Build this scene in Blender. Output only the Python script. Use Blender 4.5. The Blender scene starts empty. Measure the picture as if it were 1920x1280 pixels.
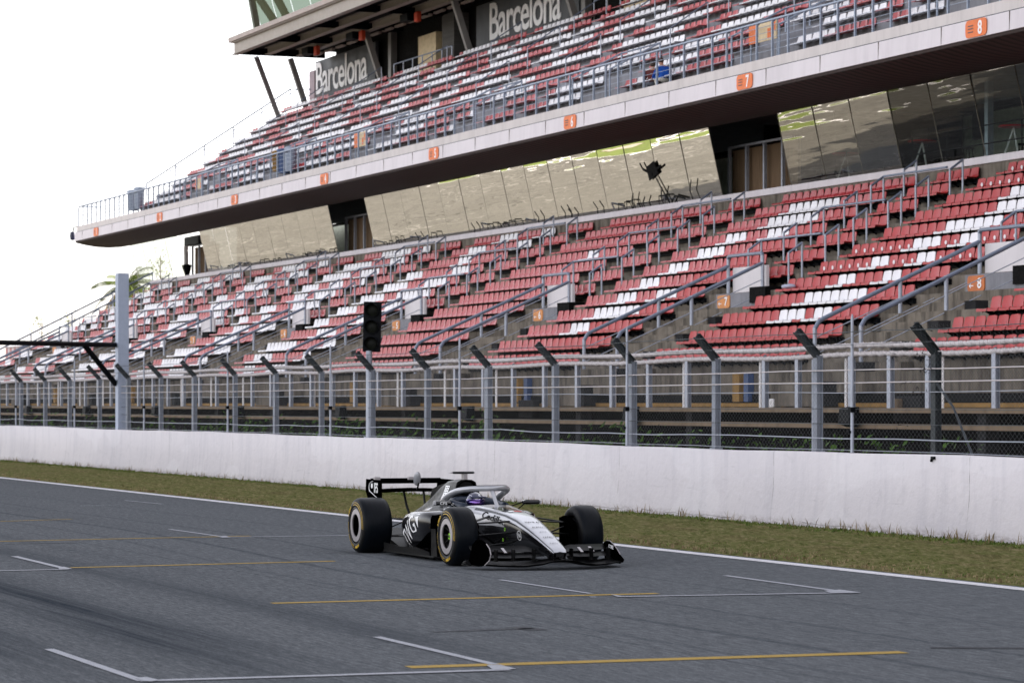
import bpy, bmesh, math, random
from mathutils import Vector, Matrix
R = math.radians
random.seed(7)
scene = bpy.context.scene
# ---------------------------------------------------------------- camera, sky, sun, exposure
F = 5600.0 / 1920.0 * 36.0
YAW = math.atan(2225.0 / 5600.0)            # angle between the view axis and the track
SA, CA = math.sin(YAW), math.cos(YAW)
H = 1.95
cam_d = bpy.data.cameras.new('camera')
cam = bpy.data.objects.new('camera', cam_d)
scene.collection.objects.link(cam)
cam_d.sensor_width = 36.0
cam_d.lens = F
cam_d.shift_y = 117.0 / 1920.0
cam_d.clip_end = 6000
cam_d.dof.use_dof = True
cam_d.dof.focus_distance = 38.0
cam_d.dof.aperture_fstop = 5.0
cam.location = (0, 0, H)
cam.rotation_euler = (R(90), 0, math.atan2(CA, SA) - R(90) + 0.0)
fwd = Vector((-CA, SA, 0))
cam.rotation_euler = fwd.to_track_quat('-Z', 'Y').to_euler()
scene.camera = cam
SUN_EL, SUN_AZ = R(22), R(-1)               # azimuth measured from +Y towards +X
world = bpy.data.worlds.new("World")
scene.world = world
world.use_nodes = True
wn = world.node_tree
wn.nodes.clear()
sky = wn.nodes.new('ShaderNodeTexSky')
sky.sky_type = 'NISHITA'
sky.sun_disc = False
sky.sun_elevation = SUN_EL
sky.sun_rotation = SUN_AZ
sky.dust_density = 1.2
sky.air_density = 1.0
sky.ozone_density = 2.0
bg = wn.nodes.new('ShaderNodeBackground')
bg.inputs['Strength'].default_value = 0.14
wo = wn.nodes.new('ShaderNodeOutputWorld')
hs_ = wn.nodes.new('ShaderNodeHueSaturation'); hs_.inputs['Saturation'].default_value = 0.25
wn.links.new(sky.outputs[0], hs_.inputs['Color'])
tn_ = wn.nodes.new('ShaderNodeMix'); tn_.data_type = 'RGBA'; tn_.blend_type = 'MULTIPLY'; tn_.inputs[0].default_value = 1.0
tn_.inputs[7].default_value = (1.05, 1.0, 1.0, 1)      # thin warm haze
wn.links.new(hs_.outputs[0], tn_.inputs[6]); wn.links.new(tn_.outputs[2], bg.inputs[0])
wn.links.new(bg.outputs[0], wo.inputs[0])
sun_d = bpy.data.lights.new('sun', 'SUN')
sun_d.energy = 4.6
sun_d.angle = R(0.53)
sun_d.color = (1.0, 0.93, 0.82)
sun = bpy.data.objects.new('sun', sun_d)
scene.collection.objects.link(sun)
sdir = Vector((math.cos(SUN_EL) * math.sin(SUN_AZ), math.cos(SUN_EL) * math.cos(SUN_AZ), math.sin(SUN_EL)))
sun.rotation_euler = sdir.to_track_quat('Z', 'Y').to_euler()
scene.view_settings.view_transform = 'Standard'
scene.view_settings.look = 'None'
scene.view_settings.gamma = 1.0
scene.view_settings.exposure = 1.9
scene.render.use_motion_blur = False
scene.cycles.max_bounces = 6
scene.cycles.transparent_max_bounces = 12
scene.cycles.caustics_reflective = False
scene.cycles.caustics_refractive = False

# ---------------------------------------------------------------- measuring helpers (survey of the place)
def XC(px, c):            # X of a vertical plane Y=c seen at photo column px
    w = px + 1265.0
    return (c * SA - 5600.0 / CA * c / w) / CA
def ZC(px, py, c):        # height of the point
    d = 5600.0 / CA * c / (px + 1265.0)
    return H + (757.0 - py) * d / 5600.0
def GP(px, py, z=0.0):    # ground point
    d = (H - z) * 5600.0 / (py - 757.0)
    u = (px - 960.0) * d / 5600.0
    return (u * SA - d * CA, u * CA + d * SA)
def PX(x, y, z):
    d = -x * CA + y * SA
    u = x * SA + y * CA
    return 960 + 5600 * u / d, 757 + 5600 * (H - z) / d
def TZ(x):                # the upper tier runs very slightly uphill
    return 0.002 * (x + 110.0)

# ---------------------------------------------------------------- mesh builder
class MB:
    def __init__(s):
        s.v = []; s.f = []; s.m = []
    def add(s, vs, fs, mi=0):
        o = len(s.v)
        s.v.extend([tuple(p) for p in vs])
        for f in fs:
            s.f.append([i + o for i in f]); s.m.append(mi)
        return s
    def box(s, x0, x1, y0, y1, z0, z1, mi=0):
        if x0 > x1: x0, x1 = x1, x0
        if y0 > y1: y0, y1 = y1, y0
        if z0 > z1: z0, z1 = z1, z0
        vs = [(x0,y0,z0),(x1,y0,z0),(x1,y1,z0),(x0,y1,z0),(x0,y0,z1),(x1,y0,z1),(x1,y1,z1),(x0,y1,z1)]
        return s.add(vs, [(0,3,2,1),(4,5,6,7),(0,1,5,4),(1,2,6,5),(2,3,7,6),(3,0,4,7)], mi)
    def hexa(s, p, mi=0):  # 8 points bottom ring, top ring
        return s.add(p, [(0,3,2,1),(4,5,6,7),(0,1,5,4),(1,2,6,5),(2,3,7,6),(3,0,4,7)], mi)
    def tube(s, pts, r, n=8, mi=0, cap=True, ry=None, up=None):
        pts = [Vector(p) for p in pts]
        rs = r if isinstance(r, (list, tuple)) else [r] * len(pts)
        o = len(s.v)
        prev = None
        for i, p in enumerate(pts):
            if i == 0: t = pts[1] - p
            elif i == len(pts) - 1: t = p - pts[i-1]
            else: t = (pts[i+1] - p).normalized() + (p - pts[i-1]).normalized()
            t.normalize()
            ref = Vector(up) if up else Vector((0,0,1))
            if abs(t.dot(ref)) > 0.95: ref = Vector((1,0,0)) if abs(t.x) < .9 else Vector((0,1,0))
            a = t.cross(ref).normalized()
            if prev is not None and a.dot(prev) < 0 and not up: a = -a
            prev = a
            b = a.cross(t).normalized()
            k = 1.0
            if 0 < i < len(pts) - 1:
                ca = max(.5, (pts[i+1]-p).normalized().dot(t)); k = 1/ca
                k = min(k, 1.3)
            rr = rs[i]; rb = rr if ry is None else rr * ry
            for j in range(n):
                an = 2 * math.pi * (j + .5) / n
                s.v.append(tuple(p + a * (math.cos(an) * rr * k) + b * (math.sin(an) * rb)))
        for i in range(len(pts) - 1):
            for j in range(n):
                j2 = (j + 1) % n
                s.f.append([o+i*n+j, o+i*n+j2, o+(i+1)*n+j2, o+(i+1)*n+j]); s.m.append(mi)
        if cap:
            s.f.append([o + j for j in range(n)][::-1]); s.m.append(mi)
            e = o + (len(pts)-1)*n
            s.f.append([e + j for j in range(n)]); s.m.append(mi)
        return s
    def loft(s, rings, closed=True, caps=True, mi=0, mf=None):
        o = len(s.v); n = len(rings[0])
        for r in rings: s.v.extend([tuple(p) for p in r])
        for i in range(len(rings) - 1):
            for j in range(n if closed else n - 1):
                j2 = (j + 1) % n
                s.f.append([o+i*n+j, o+i*n+j2, o+(i+1)*n+j2, o+(i+1)*n+j])
                s.m.append(mf(i, j) if mf else mi)
        if caps:
            s.f.append([o + j for j in range(n)][::-1]); s.m.append(mf(-1, 0) if mf else mi)
            e = o + (len(rings)-1)*n
            s.f.append([e + j for j in range(n)]); s.m.append(mf(-2, 0) if mf else mi)
        return s
    def prism(s, poly, a, b, axis='x', mi=0):  # poly in the two other axes
        n = len(poly)
        def P(t, q):
            return (t, q[0], q[1]) if axis == 'x' else ((q[0], t, q[1]) if axis == 'y' else (q[0], q[1], t))
        vs = [P(a, q) for q in poly] + [P(b, q) for q in poly]
        fs = [(i, (i+1) % n, n + (i+1) % n, n + i) for i in range(n)]
        fs += [tuple(range(n))[::-1], tuple(range(n, 2*n))]
        return s.add(vs, fs, mi)
    def lathe(s, prof, c, axis='y', n=48, mi=0, closed=False, mf=None):
        o = len(s.v); k = len(prof)
        for j in range(n):
            an = 2*math.pi*j/n
            for (r, t) in prof:
                if axis == 'y': s.v.append((c[0]+r*math.cos(an), c[1]+t, c[2]+r*math.sin(an)))
                elif axis == 'z': s.v.append((c[0]+r*math.cos(an), c[1]+r*math.sin(an), c[2]+t))
                else: s.v.append((c[0]+t, c[1]+r*math.cos(an), c[2]+r*math.sin(an)))
        for j in range(n):
            j2 = (j+1) % n
            for i in range(k if closed else k-1):
                i2 = (i+1) % k
                s.f.append([o+j*k+i, o+j*k+i2, o+j2*k+i2, o+j2*k+i]); s.m.append(mf(i) if mf else mi)
        return s
    def ball(s, c, r, nu=14, nv=10, mi=0, mf=None):
        rx, ry, rz = (r, r, r) if not isinstance(r, (tuple, list)) else r
        o = len(s.v)
        for i in range(nv + 1):
            th = math.pi * i / nv
            for j in range(nu):
                ph = 2*math.pi*j/nu
                s.v.append((c[0]+rx*math.sin(th)*math.cos(ph), c[1]+ry*math.sin(th)*math.sin(ph), c[2]+rz*math.cos(th)))
        for i in range(nv):
            for j in range(nu):
                j2 = (j+1) % nu
                s.f.append([o+i*nu+j, o+(i+1)*nu+j, o+(i+1)*nu+j2, o+i*nu+j2]); s.m.append(mf(i, j) if mf else mi)
        return s
    def build(s, name, mats, parent=None, smooth=False, shear=False, off=None, fix=True, bevel=0, subsurf=0):
        me = bpy.data.meshes.new(name)
        vs = s.v
        if shear: vs = [(x, y, z + TZ(x)) for (x, y, z) in vs]
        if off: vs = [(x - off[0], y - off[1], z - off[2]) for (x, y, z) in vs]
        me.from_pydata(vs, [], s.f)
        if not isinstance(mats, (list, tuple)): mats = [mats]
        for m in mats: me.materials.append(m)
        me.polygons.foreach_set('material_index', s.m)
        if fix:
            bm = bmesh.new(); bm.from_mesh(me)
            bmesh.ops.remove_doubles(bm, verts=bm.verts, dist=1e-5)
            bmesh.ops.recalc_face_normals(bm, faces=bm.faces)
            bm.to_mesh(me); bm.free()
        if smooth: me.polygons.foreach_set('use_smooth', [True] * len(me.polygons))
        me.update()
        if smooth and smooth != 'all':
            try: me.set_sharp_from_angle(angle=R(42))
            except Exception: pass
        o = bpy.data.objects.new(name, me)
        scene.collection.objects.link(o)
        if parent is not None: o.parent = parent
        if bevel:
            b = o.modifiers.new('bevel', 'BEVEL'); b.width = bevel; b.segments = 2; b.limit_method = 'ANGLE'; b.angle_limit = R(35)
        if subsurf:
            b = o.modifiers.new('sub', 'SUBSURF'); b.levels = subsurf; b.render_levels = subsurf
        return o
def pieces(mb):
    par = list(range(len(mb.v)))
    key = {}
    for i, v in enumerate(mb.v):
        k = (round(v[0], 4), round(v[1], 4), round(v[2], 4))
        if k in key: par[i] = key[k]
        else: key[k] = i
    def fd(a):
        while par[a] != a: par[a] = par[par[a]]; a = par[a]
        return a
    for f in mb.f:
        a = fd(f[0])
        for q in f[1:]:
            c = fd(q)
            if c != a: par[c] = a
    out = {}
    for fi, f in enumerate(mb.f): out.setdefault(fd(f[0]), []).append(fi)
    res = []
    for fl in out.values():
        m = MB(); mp = {}
        for fi in fl:
            nf = []
            for q in mb.f[fi]:
                if q not in mp: mp[q] = len(m.v); m.v.append(mb.v[q])
                nf.append(mp[q])
            m.f.append(nf); m.m.append(mb.m[fi])
        res.append(m)
    return res
def tag(o, label=None, cat=None, group=None, kind=None):
    if label: o['label'] = label
    if cat: o['category'] = cat
    if group: o['group'] = group
    if kind: o['kind'] = kind
    return o
def empty(name, loc=(0,0,0), label=None, cat=None, group=None, rz=0):
    o = bpy.data.objects.new(name, None)
    scene.collection.objects.link(o)
    o.location = loc; o.rotation_euler = (0, 0, rz); o.empty_display_size = .2
    return tag(o, label, cat, group)
def relink(o, parent=None):
    c = o.copy(); scene.collection.objects.link(c); c.parent = parent
    return c
def copy_tree(o, parent=None):
    kids = list(o.children)
    c = relink(o, parent)
    for k in kids: copy_tree(k, c)
    return c

# ---------------------------------------------------------------- materials
class NT:
    def __init__(s, name):
        s.mat = bpy.data.materials.new(name); s.mat.use_nodes = True
        s.t = s.mat.node_tree; s.t.nodes.clear()
        s.out = s.t.nodes.new('ShaderNodeOutputMaterial')
    def n(s, typ, **kw):
        nd = s.t.nodes.new('ShaderNode' + typ)
        for k, v in kw.items():
            if k in ('ins',):
                for kk, vv in v.items():
                    if isinstance(vv, bpy.types.NodeSocket): s.t.links.new(vv, nd.inputs[kk])
                    else: nd.inputs[kk].default_value = vv
            else: setattr(nd, k, v)
        return nd
    def math(s, op, a, b=None, c=None, clamp=False):
        nd = s.t.nodes.new('ShaderNodeMath'); nd.operation = op; nd.use_clamp = clamp
        for i, x in enumerate((a, b, c)):
            if x is None: continue
            if isinstance(x, bpy.types.NodeSocket): s.t.links.new(x, nd.inputs[i])
            else: nd.inputs[i].default_value = x
        return nd.outputs[0]
    def co(s, scale=(1,1,1), src='Object', rot=(0,0,0)):
        tc = s.t.nodes.new('ShaderNodeTexCoord')
        mp = s.t.nodes.new('ShaderNodeMapping')
        mp.inputs['Scale'].default_value = scale; mp.inputs['Rotation'].default_value = rot
        s.t.links.new(tc.outputs[src], mp.inputs['Vector'])
        return mp.outputs[0]
    def noise(s, vec, scale=5, detail=4, rough=.55, dist=0):
        nd = s.n('TexNoise', ins={'Vector': vec, 'Scale': scale, 'Detail': detail, 'Roughness': rough, 'Distortion': dist})
        return nd.outputs['Fac']
    def ramp(s, fac, stops, interp='LINEAR'):
        nd = s.t.nodes.new('ShaderNodeValToRGB'); nd.color_ramp.interpolation = interp
        el = nd.color_ramp.elements
        while len(el) < len(stops): el.new(.5)
        for e, (p, c) in zip(el, stops):
            e.position = p; e.color = (c[0], c[1], c[2], 1) if isinstance(c, (tuple, list)) else (c, c, c, 1)
        s.t.links.new(fac, nd.inputs[0])
        return nd.outputs[0]
    def mix(s, fac, a, b, typ='MIX'):
        nd = s.t.nodes.new('ShaderNodeMix'); nd.data_type = 'RGBA'; nd.blend_type = typ
        for key, x in ((0, fac), (6, a), (7, b)):
            if isinstance(x, bpy.types.NodeSocket): s.t.links.new(x, nd.inputs[key])
            elif key == 0: nd.inputs[0].default_value = x
            else: nd.inputs[key].default_value = (x[0], x[1], x[2], 1)
        return nd.outputs[2]
    def bump(s, h, strength=.3, dist=.01):
        return s.n('Bump', ins={'Height': h, 'Strength': strength, 'Distance': dist}).outputs[0]
    def bsdf(s, col, rough=.6, metal=0, normal=None, coat=0, spec=None, alpha=None):
        p = s.t.nodes.new('ShaderNodeBsdfPrincipled')
        def st(k, x):
            if isinstance(x, bpy.types.NodeSocket): s.t.links.new(x, p.inputs[k])
            elif isinstance(x, (tuple, list)): p.inputs[k].default_value = (x[0], x[1], x[2], 1)
            else: p.inputs[k].default_value = x
        st('Base Color', col); st('Roughness', rough); st('Metallic', metal)
        if normal: st('Normal', normal)
        if coat: st('Coat Weight', coat); st('Coat Roughness', .04)
        if spec is not None: st('Specular IOR Level', spec)
        if alpha is not None: st('Alpha', alpha)
        return p.outputs[0]
    def done(s, sh):
        s.t.links.new(sh, s.out.inputs[0]); return s.mat
def deep(c): return tuple(x * min(1.0, (x / .55)) ** .32 for x in c)
def pm(name, col, rough=.5, metal=0, var=.15, scale=6, stretch=(1,1,1), coat=0, bump=0, stain=0, spec=None):
    t = NT(name); col = deep(col)
    if spec is None and rough > .65: spec = .15
    v = t.co(stretch)
    f = t.noise(v, scale, 5, .6)
    dk = tuple(c * (1 - var) for c in col); lt = tuple(min(1, c * (1 + var)) for c in col)
    c = t.ramp(f, [(.3, dk), (.7, lt)])
    if stain:
        v2 = t.co((1.2, 1.2, .16))
        g = t.noise(v2, 3.0, 6, .65)
        g = t.ramp(g, [(.46, 0.0), (.66, 1.0)])
        k = t.math('MULTIPLY', g, stain)
        c = t.mix(k, c, tuple(x * .28 for x in col))
    nr = t.bump(t.noise(v, scale * 6, 4), bump, .01) if bump else None
    rr = t.ramp(t.noise(v, scale * 2.3, 3), [(.3, max(.02, rough * .85)), (.7, min(1, rough * 1.15))])
    return t.done(t.bsdf(c, rr, metal, nr, coat, spec))
M = {}
M['conc'] = pm('concrete', (.235,.21,.18), .85, var=.25, scale=2, stain=.85, bump=.3)
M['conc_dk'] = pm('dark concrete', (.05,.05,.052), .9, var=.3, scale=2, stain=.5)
M['conc_lt'] = pm('pale concrete', (.70,.66,.68), .8, var=.07, scale=1.2, stain=.12)
M['face'] = pm('fascia panel', (.66,.61,.63), .6, var=.05, scale=.8, stretch=(1,1,.3), stain=.10)
M['face2'] = pm('fascia cap', (.63,.58,.56), .7, var=.07, scale=.8, stain=.14)
M['step'] = pm('terrace concrete', (.29,.29,.31), .85, var=.12, scale=2.5, stain=.25)
M['galv'] = pm('galvanised steel', (.38,.40,.45), .45, .35, var=.12, scale=8)
M['galv_dk'] = pm('weathered steel', (.075,.088,.10), .5, .4, var=.25, scale=7, stain=.4)
M['rail'] = pm('rail steel', (.22,.25,.31), .4, .3, var=.1, scale=6)
M['rail_bl'] = pm('balcony steel', (.33,.37,.44), .45, .3, var=.12, scale=6)
M['black'] = pm('black steel', (.008,.010,.014), .6, .0, var=.3, scale=9, spec=.1)
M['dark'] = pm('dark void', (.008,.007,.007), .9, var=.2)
M['white'] = pm('white paint', (.86,.84,.84), .6, var=.06, scale=3)
M['panelw'] = pm('white board', (.66,.62,.63), .6, var=.04, scale=1.5, stain=.08)
M['orange'] = pm('orange paint', (.72,.20,.03), .5, var=.1, scale=5)
M['orange_pale'] = pm('faded orange', (.62,.30,.12), .6, var=.15, scale=5)
M['yellow'] = pm('ochre paint', (.36,.24,.10), .7, var=.2, scale=3, stain=.3)
M['beam'] = pm('beige concrete beam', (.24,.19,.14), .8, var=.15, scale=2, stain=.3)
M['gut'] = pm('gutter metal', (.42,.36,.33), .6, var=.08, scale=2)
M['ibeam'] = pm('beam paint', (.36,.32,.28), .55, var=.06, scale=2)
M['strut'] = pm('strut paint', (.24,.23,.22), .5, var=.1, scale=2)
M['gpanel'] = pm('grey wall panel', (.085,.09,.10), .6, var=.07, scale=.7)
M['rope'] = pm('white rope', (.52,.49,.49), .7, var=.12, scale=14, stretch=(1,1,1))
M['blue'] = pm('blue plastic', (.07,.12,.24), .5)
M['cream'] = pm('cream board', (.62,.50,.34), .6)
M['slat'] = None
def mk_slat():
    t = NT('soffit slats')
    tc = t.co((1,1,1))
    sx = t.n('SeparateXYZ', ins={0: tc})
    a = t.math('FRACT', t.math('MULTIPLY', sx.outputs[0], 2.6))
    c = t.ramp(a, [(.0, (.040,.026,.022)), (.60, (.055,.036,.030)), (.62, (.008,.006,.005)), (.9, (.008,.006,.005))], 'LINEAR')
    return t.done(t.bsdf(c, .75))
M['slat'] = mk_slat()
def mk_seat(name, col, rough=.32):
    t = NT(name)
    oi = t.n('ObjectInfo')
    v = t.co((1,1,1))
    f = t.noise(v, .9, 3)
    f2 = t.noise(v, 9, 4)
    c = t.ramp(f, [(.3, tuple(x*.86 for x in col)), (.7, tuple(min(1, x*1.1) for x in col))])
    fade = t.noise(t.co((2.25, 1.1, 2.3)), 1.0, 1, .3)
    rnd_ = t.math('MULTIPLY', t.math('POWER', oi.outputs['Random'], 3.0), .35)
    fd = t.math('ADD', t.ramp(fade, [(.50, 0.0), (.72, .22)]), rnd_, clamp=True)
    c = t.mix(fd, c, tuple(min(1, x * .9 + .09) if max(col) - min(col) > .2 else x * .82 for x in col))
    grime = t.ramp(f2, [(.52, 0.0), (.78, .45)])
    c = t.mix(grime, c, tuple(x * .6 + .05 for x in col))
    return t.done(t.bsdf(c, rough, 0, None, 0, .5))
M['red'] = mk_seat('red plastic', (.37,.007,.009), .45)
M['red_pale'] = mk_seat('sun-bleached red plastic', (.38,.018,.025))
M['swhite'] = mk_seat('white plastic', (.70,.68,.70))
def mk_asphalt():
    t = NT('asphalt')
    p = t.co((1,1,1)); sx = t.n('SeparateXYZ', ins={0: p}); Y = sx.outputs[1]
    big = t.noise(t.co((.10,.45,1)), 1.0, 4, .6)
    mid = t.noise(t.co((.5,1.6,1)), 1.3, 5, .65)
    fine = t.noise(p, 38, 3, .8)
    grit = t.n('TexVoronoi', ins={'Vector': p, 'Scale': 70.0}).outputs['Color']
    base = t.ramp(big, [(.3, (.080,.089,.099)), (.7, (.114,.124,.135))])
    base = t.mix(.28, base, t.ramp(mid, [(.3, .05), (.7, .17)]))
    base = t.mix(.42, base, t.ramp(fine, [(.34, .02), (.5, .105), (.66, .28)]))
    grain = t.noise(t.co((1.1, 9.0, 1)), 3.0, 7, .78)
    base = t.mix(.50, base, t.ramp(grain, [(.34, (.024,.029,.034)), (.5, (.098,.107,.117)), (.66, (.22,.235,.25))]))
    seamn = t.math('ABSOLUTE', t.math('SUBTRACT', Y, t.math('ADD', 9.85, t.math('MULTIPLY', mid, .12))))
    base = t.mix(t.math('MULTIPLY', t.math('LESS_THAN', seamn, .012), .45), base, (.03,.035,.04))
    wob = t.math('MULTIPLY', t.math('SUBTRACT', t.noise(t.co((.05,.05,1)), 1.0, 2), .5), .5)
    Yw = t.math('ADD', Y, wob)
    str1 = t.noise(t.co((.06, 3.2, 1)), 1.0, 5, .6)
    tot = None
    for (c0, w, a) in ((6.55,.60,.95),(5.1,.50,.8),(8.4,.42,.5),(4.1,.4,.7),(9.3,.2,.2),(3.0,.3,.5),(11.9,.2,.14)):
        g = t.math('DIVIDE', t.math('SUBTRACT', Yw, c0), w)
        g = t.math('EXPONENT', t.math('MULTIPLY', t.math('MULTIPLY', g, g), -1.0))
        g = t.math('MULTIPLY', g, a)
        tot = g if tot is None else t.math('MAXIMUM', tot, g)
    s2 = t.noise(t.co((.22, 14.0, 1)), 1.0, 6, .75)
    st = t.math('MULTIPLY', t.ramp(str1, [(.34, .35), (.56, 1.0)]), t.ramp(s2, [(.36, .45), (.58, 1.0)]))
    st = t.math('MULTIPLY', st, t.ramp(grain, [(.38, .55), (.6, 1.0)]))
    tot = t.math('MULTIPLY', tot, st)
    tot = t.math('MULTIPLY', tot, t.math('ADD', .25, t.math('MULTIPLY', t.math('SUBTRACT', -19.5, sx.outputs[0]), .16), clamp=True))
    # older braided tyre lines
    w2 = t.math('MULTIPLY', t.math('SUBTRACT', t.noise(t.co((.035,.02,1)), 1.0, 1), .5), 3.0)
    Y2 = t.math('ADD', Y, w2)
    for (c0, w, a) in ((11.4,.06,.34),(12.6,.05,.25),(10.5,.05,.2),(14.2,.05,.18)):
        g = t.math('DIVIDE', t.math('SUBTRACT', Y2, c0), w)
        g = t.math('EXPONENT', t.math('MULTIPLY', t.math('MULTIPLY', g, g), -1.0))
        tot = t.math('MAXIMUM', tot, t.math('MULTIPLY', g, a))
    col = t.mix(tot, base, (.006,.012,.020))
    far = t.math('MULTIPLY', t.math('SUBTRACT', -134.0, sx.outputs[0]), .4, clamp=True)   # paler tone added up the straight for a brighter sunlit reflection in the glass
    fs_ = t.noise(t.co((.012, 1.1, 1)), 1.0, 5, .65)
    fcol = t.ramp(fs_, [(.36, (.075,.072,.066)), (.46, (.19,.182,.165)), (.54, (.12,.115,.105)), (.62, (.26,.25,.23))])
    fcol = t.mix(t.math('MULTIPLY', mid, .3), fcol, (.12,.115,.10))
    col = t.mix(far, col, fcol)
    h = t.math('ADD', t.math('MULTIPLY', fine, .6), t.n('TexVoronoi', ins={'Vector': p, 'Scale': 60.0}).outputs['Distance'])
    rg = t.ramp(tot, [(0, .82), (1, .62)])
    return t.done(t.bsdf(col, rg, 0, t.bump(h, .6, .006), spec=.0))
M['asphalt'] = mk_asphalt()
def mk_mark(name, col):
    t = NT(name); p = t.co((1,1,1))
    w = t.noise(t.co((.6,2,1)), 3, 6, .75)
    k = t.ramp(w, [(.50, 0.0), (.72, .55)])
    f = t.noise(p, 60, 3, .8)
    k2 = t.math('MAXIMUM', k, t.math('MULTIPLY', t.ramp(f, [(.45, 0.0), (.62, 1.0)]), .45))
    c = t.mix(k2, col, (.11,.115,.125))
    return t.done(t.bsdf(c, .8, 0, t.bump(f, .4, .004), spec=.05))
M['mwhite'] = mk_mark('white road paint', (.34,.35,.38))
M['edge'] = mk_mark('white edge line paint', (.66,.65,.67))
M['myellow'] = mk_mark('yellow road paint', (.36,.24,.05))
def mk_wall():
    t = NT('painted barrier concrete'); p = t.co((1,1,1))
    sx = t.n('SeparateXYZ', ins={0: p}); X, Z = sx.outputs[0], sx.outputs[2]
    big = t.noise(t.co((.25,.25,.5)), 1.0, 4)
    base = t.ramp(big, [(.3, (.510,.482,.508)), (.7, (.585,.550,.566))])
    streak = t.noise(t.co((2.2,2.2,.22)), 1.5, 7, .7)
    base = t.mix(t.ramp(streak, [(.48, 0.0), (.74, .42)]), base, (.33,.32,.36))
    sc = t.noise(t.co((1.0,1.0,1.4)), 2.6, 9, .72, .6)
    base = t.mix(t.ramp(sc, [(.57, 0.0), (.70, .30)]), base, (.30,.29,.31))
    # foot of the wall: peeling, splashed band
    foot = t.math('SUBTRACT', 1.0, t.math('MULTIPLY', Z, 5.5), clamp=True)
    fn = t.noise(t.co((3,3,9)), 3.0, 6, .7)
    k = t.math('MULTIPLY', foot, t.ramp(fn, [(.45, 0.0), (.56, 1.0)]))
    base = t.mix(k, base, (.20,.16,.15))
    # crack line a hand above the ground
    zc = t.math('ADD', .10, t.math('MULTIPLY', t.math('SUBTRACT', t.noise(t.co((.8,.8,.8)), 2.0, 5), .5), .10))
    g = t.math('ABSOLUTE', t.math('SUBTRACT', Z, zc))
    ln = t.math('LESS_THAN', g, .006)
    on = t.math('GREATER_THAN', t.noise(t.co((.35,.35,.35)), 1.0, 3), .53)
    base = t.mix(t.math('MULTIPLY', t.math('MULTIPLY', ln, on), .8), base, (.06,.06,.06))
    # joints every 6.1 m
    fx = t.math('ABSOLUTE', t.math('SUBTRACT', t.math('FRACT', t.math('DIVIDE', t.math('ADD', X, 3.0), 6.1)), .5))
    j = t.math('LESS_THAN', fx, .0012)
    jn = t.math('MULTIPLY', j, t.ramp(t.noise(t.co((.3,.3,2)), 2, 3), [(.4, .15), (.6, .9)]))
    base = t.mix(jn, base, (.16,.15,.14))
    pt = t.noise(t.co((.35,.35,.9)), 1.0, 2, .3)      # newer paint patches
    base = t.mix(t.ramp(pt, [(.56, 0.0), (.575, .22)]), base, (.66,.64,.66))
    tm = t.noise(t.co((.5,.5,9)), 2.0, 6, .7)          # rubbed tyre marks
    base = t.mix(t.ramp(tm, [(.64, 0.0), (.72, .4)]), base, (.20,.20,.22))
    h = t.noise(t.co((1,1,1)), 7, 8, .65)
    return t.done(t.bsdf(base, .6, 0, t.bump(h, .5, .03)))
M['wall'] = mk_wall()
def mk_mesh(name, px_, pz_, wd, col):
    t = NT(name); p = t.co((1,1,1)); sx = t.n('SeparateXYZ', ins={0: p})
    X, Z = sx.outputs[0], sx.outputs[2]
    u = t.math('DIVIDE', X, px_); v = t.math('DIVIDE', Z, pz_)
    def ln(a):
        f = t.math('ABSOLUTE', t.math('SUBTRACT', t.math('FRACT', a), .5))
        return t.math('GREATER_THAN', f, .5 - wd)
    k = t.math('MAXIMUM', ln(t.math('ADD', u, v)), ln(t.math('SUBTRACT', u, v)))
    tr = t.n('BsdfTransparent').outputs[0]
    sh = t.bsdf(col, .6, .0, spec=.1)
    mx = t.t.nodes.new('ShaderNodeMixShader')
    t.t.links.new(k, mx.inputs[0]); t.t.links.new(tr, mx.inputs[1]); t.t.links.new(sh, mx.inputs[2])
    return t.done(mx.outputs[0])
M['net'] = mk_mesh('chain link wire', .115, .085, .020, (.13,.135,.14))
M['net_dk'] = mk_mesh('dark chain link wire', .09, .07, .035, (.03,.033,.04))
def mk_glass(name, tint, refl, base, wob=.5, rough=.01, dark=(.35,.38,.36)):
    t = NT(name)
    n1 = t.noise(t.co((.07,.3,1.1)), 1.0, 2, .4)
    n2 = t.noise(t.co((.30,1,3.4)), 1.0, 2, .5)
    h = t.math('ADD', t.math('MULTIPLY', n1, 1.0), t.math('MULTIPLY', n2, .16))
    nr = t.bump(h, wob, .06)
    gl = t.n('BsdfGlossy', ins={'Color': (*tint, 1), 'Roughness': rough, 'Normal': nr}).outputs[0]
    tr = t.n('BsdfTransparent', ins={'Color': (*dark, 1)}).outputs[0]
    fr = t.n('LayerWeight', ins={'Blend': .35}).outputs['Fresnel']
    fac = t.math('ADD', refl, t.math('MULTIPLY', fr, .35), clamp=True)
    mx = t.t.nodes.new('ShaderNodeMixShader')
    t.t.links.new(fac, mx.inputs[0]); t.t.links.new(tr, mx.inputs[1]); t.t.links.new(gl, mx.inputs[2])
    return t.done(mx.outputs[0])
M['bronze'] = mk_glass('bronze mirror glass', (.90,.86,.78), .82, None, wob=.20)
M['bronze2'] = mk_glass('bronze see-through glass', (.90,.85,.76), .42, None, wob=.22, dark=(.72,.80,.76))
M['clear'] = mk_glass('clear pale glass', (.80,.86,.80), .16, None, wob=.2, dark=(.82,.86,.80))
M['green'] = mk_glass('green solar glass', (.55,.68,.52), .45, None, dark=(.25,.32,.27))
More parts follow.
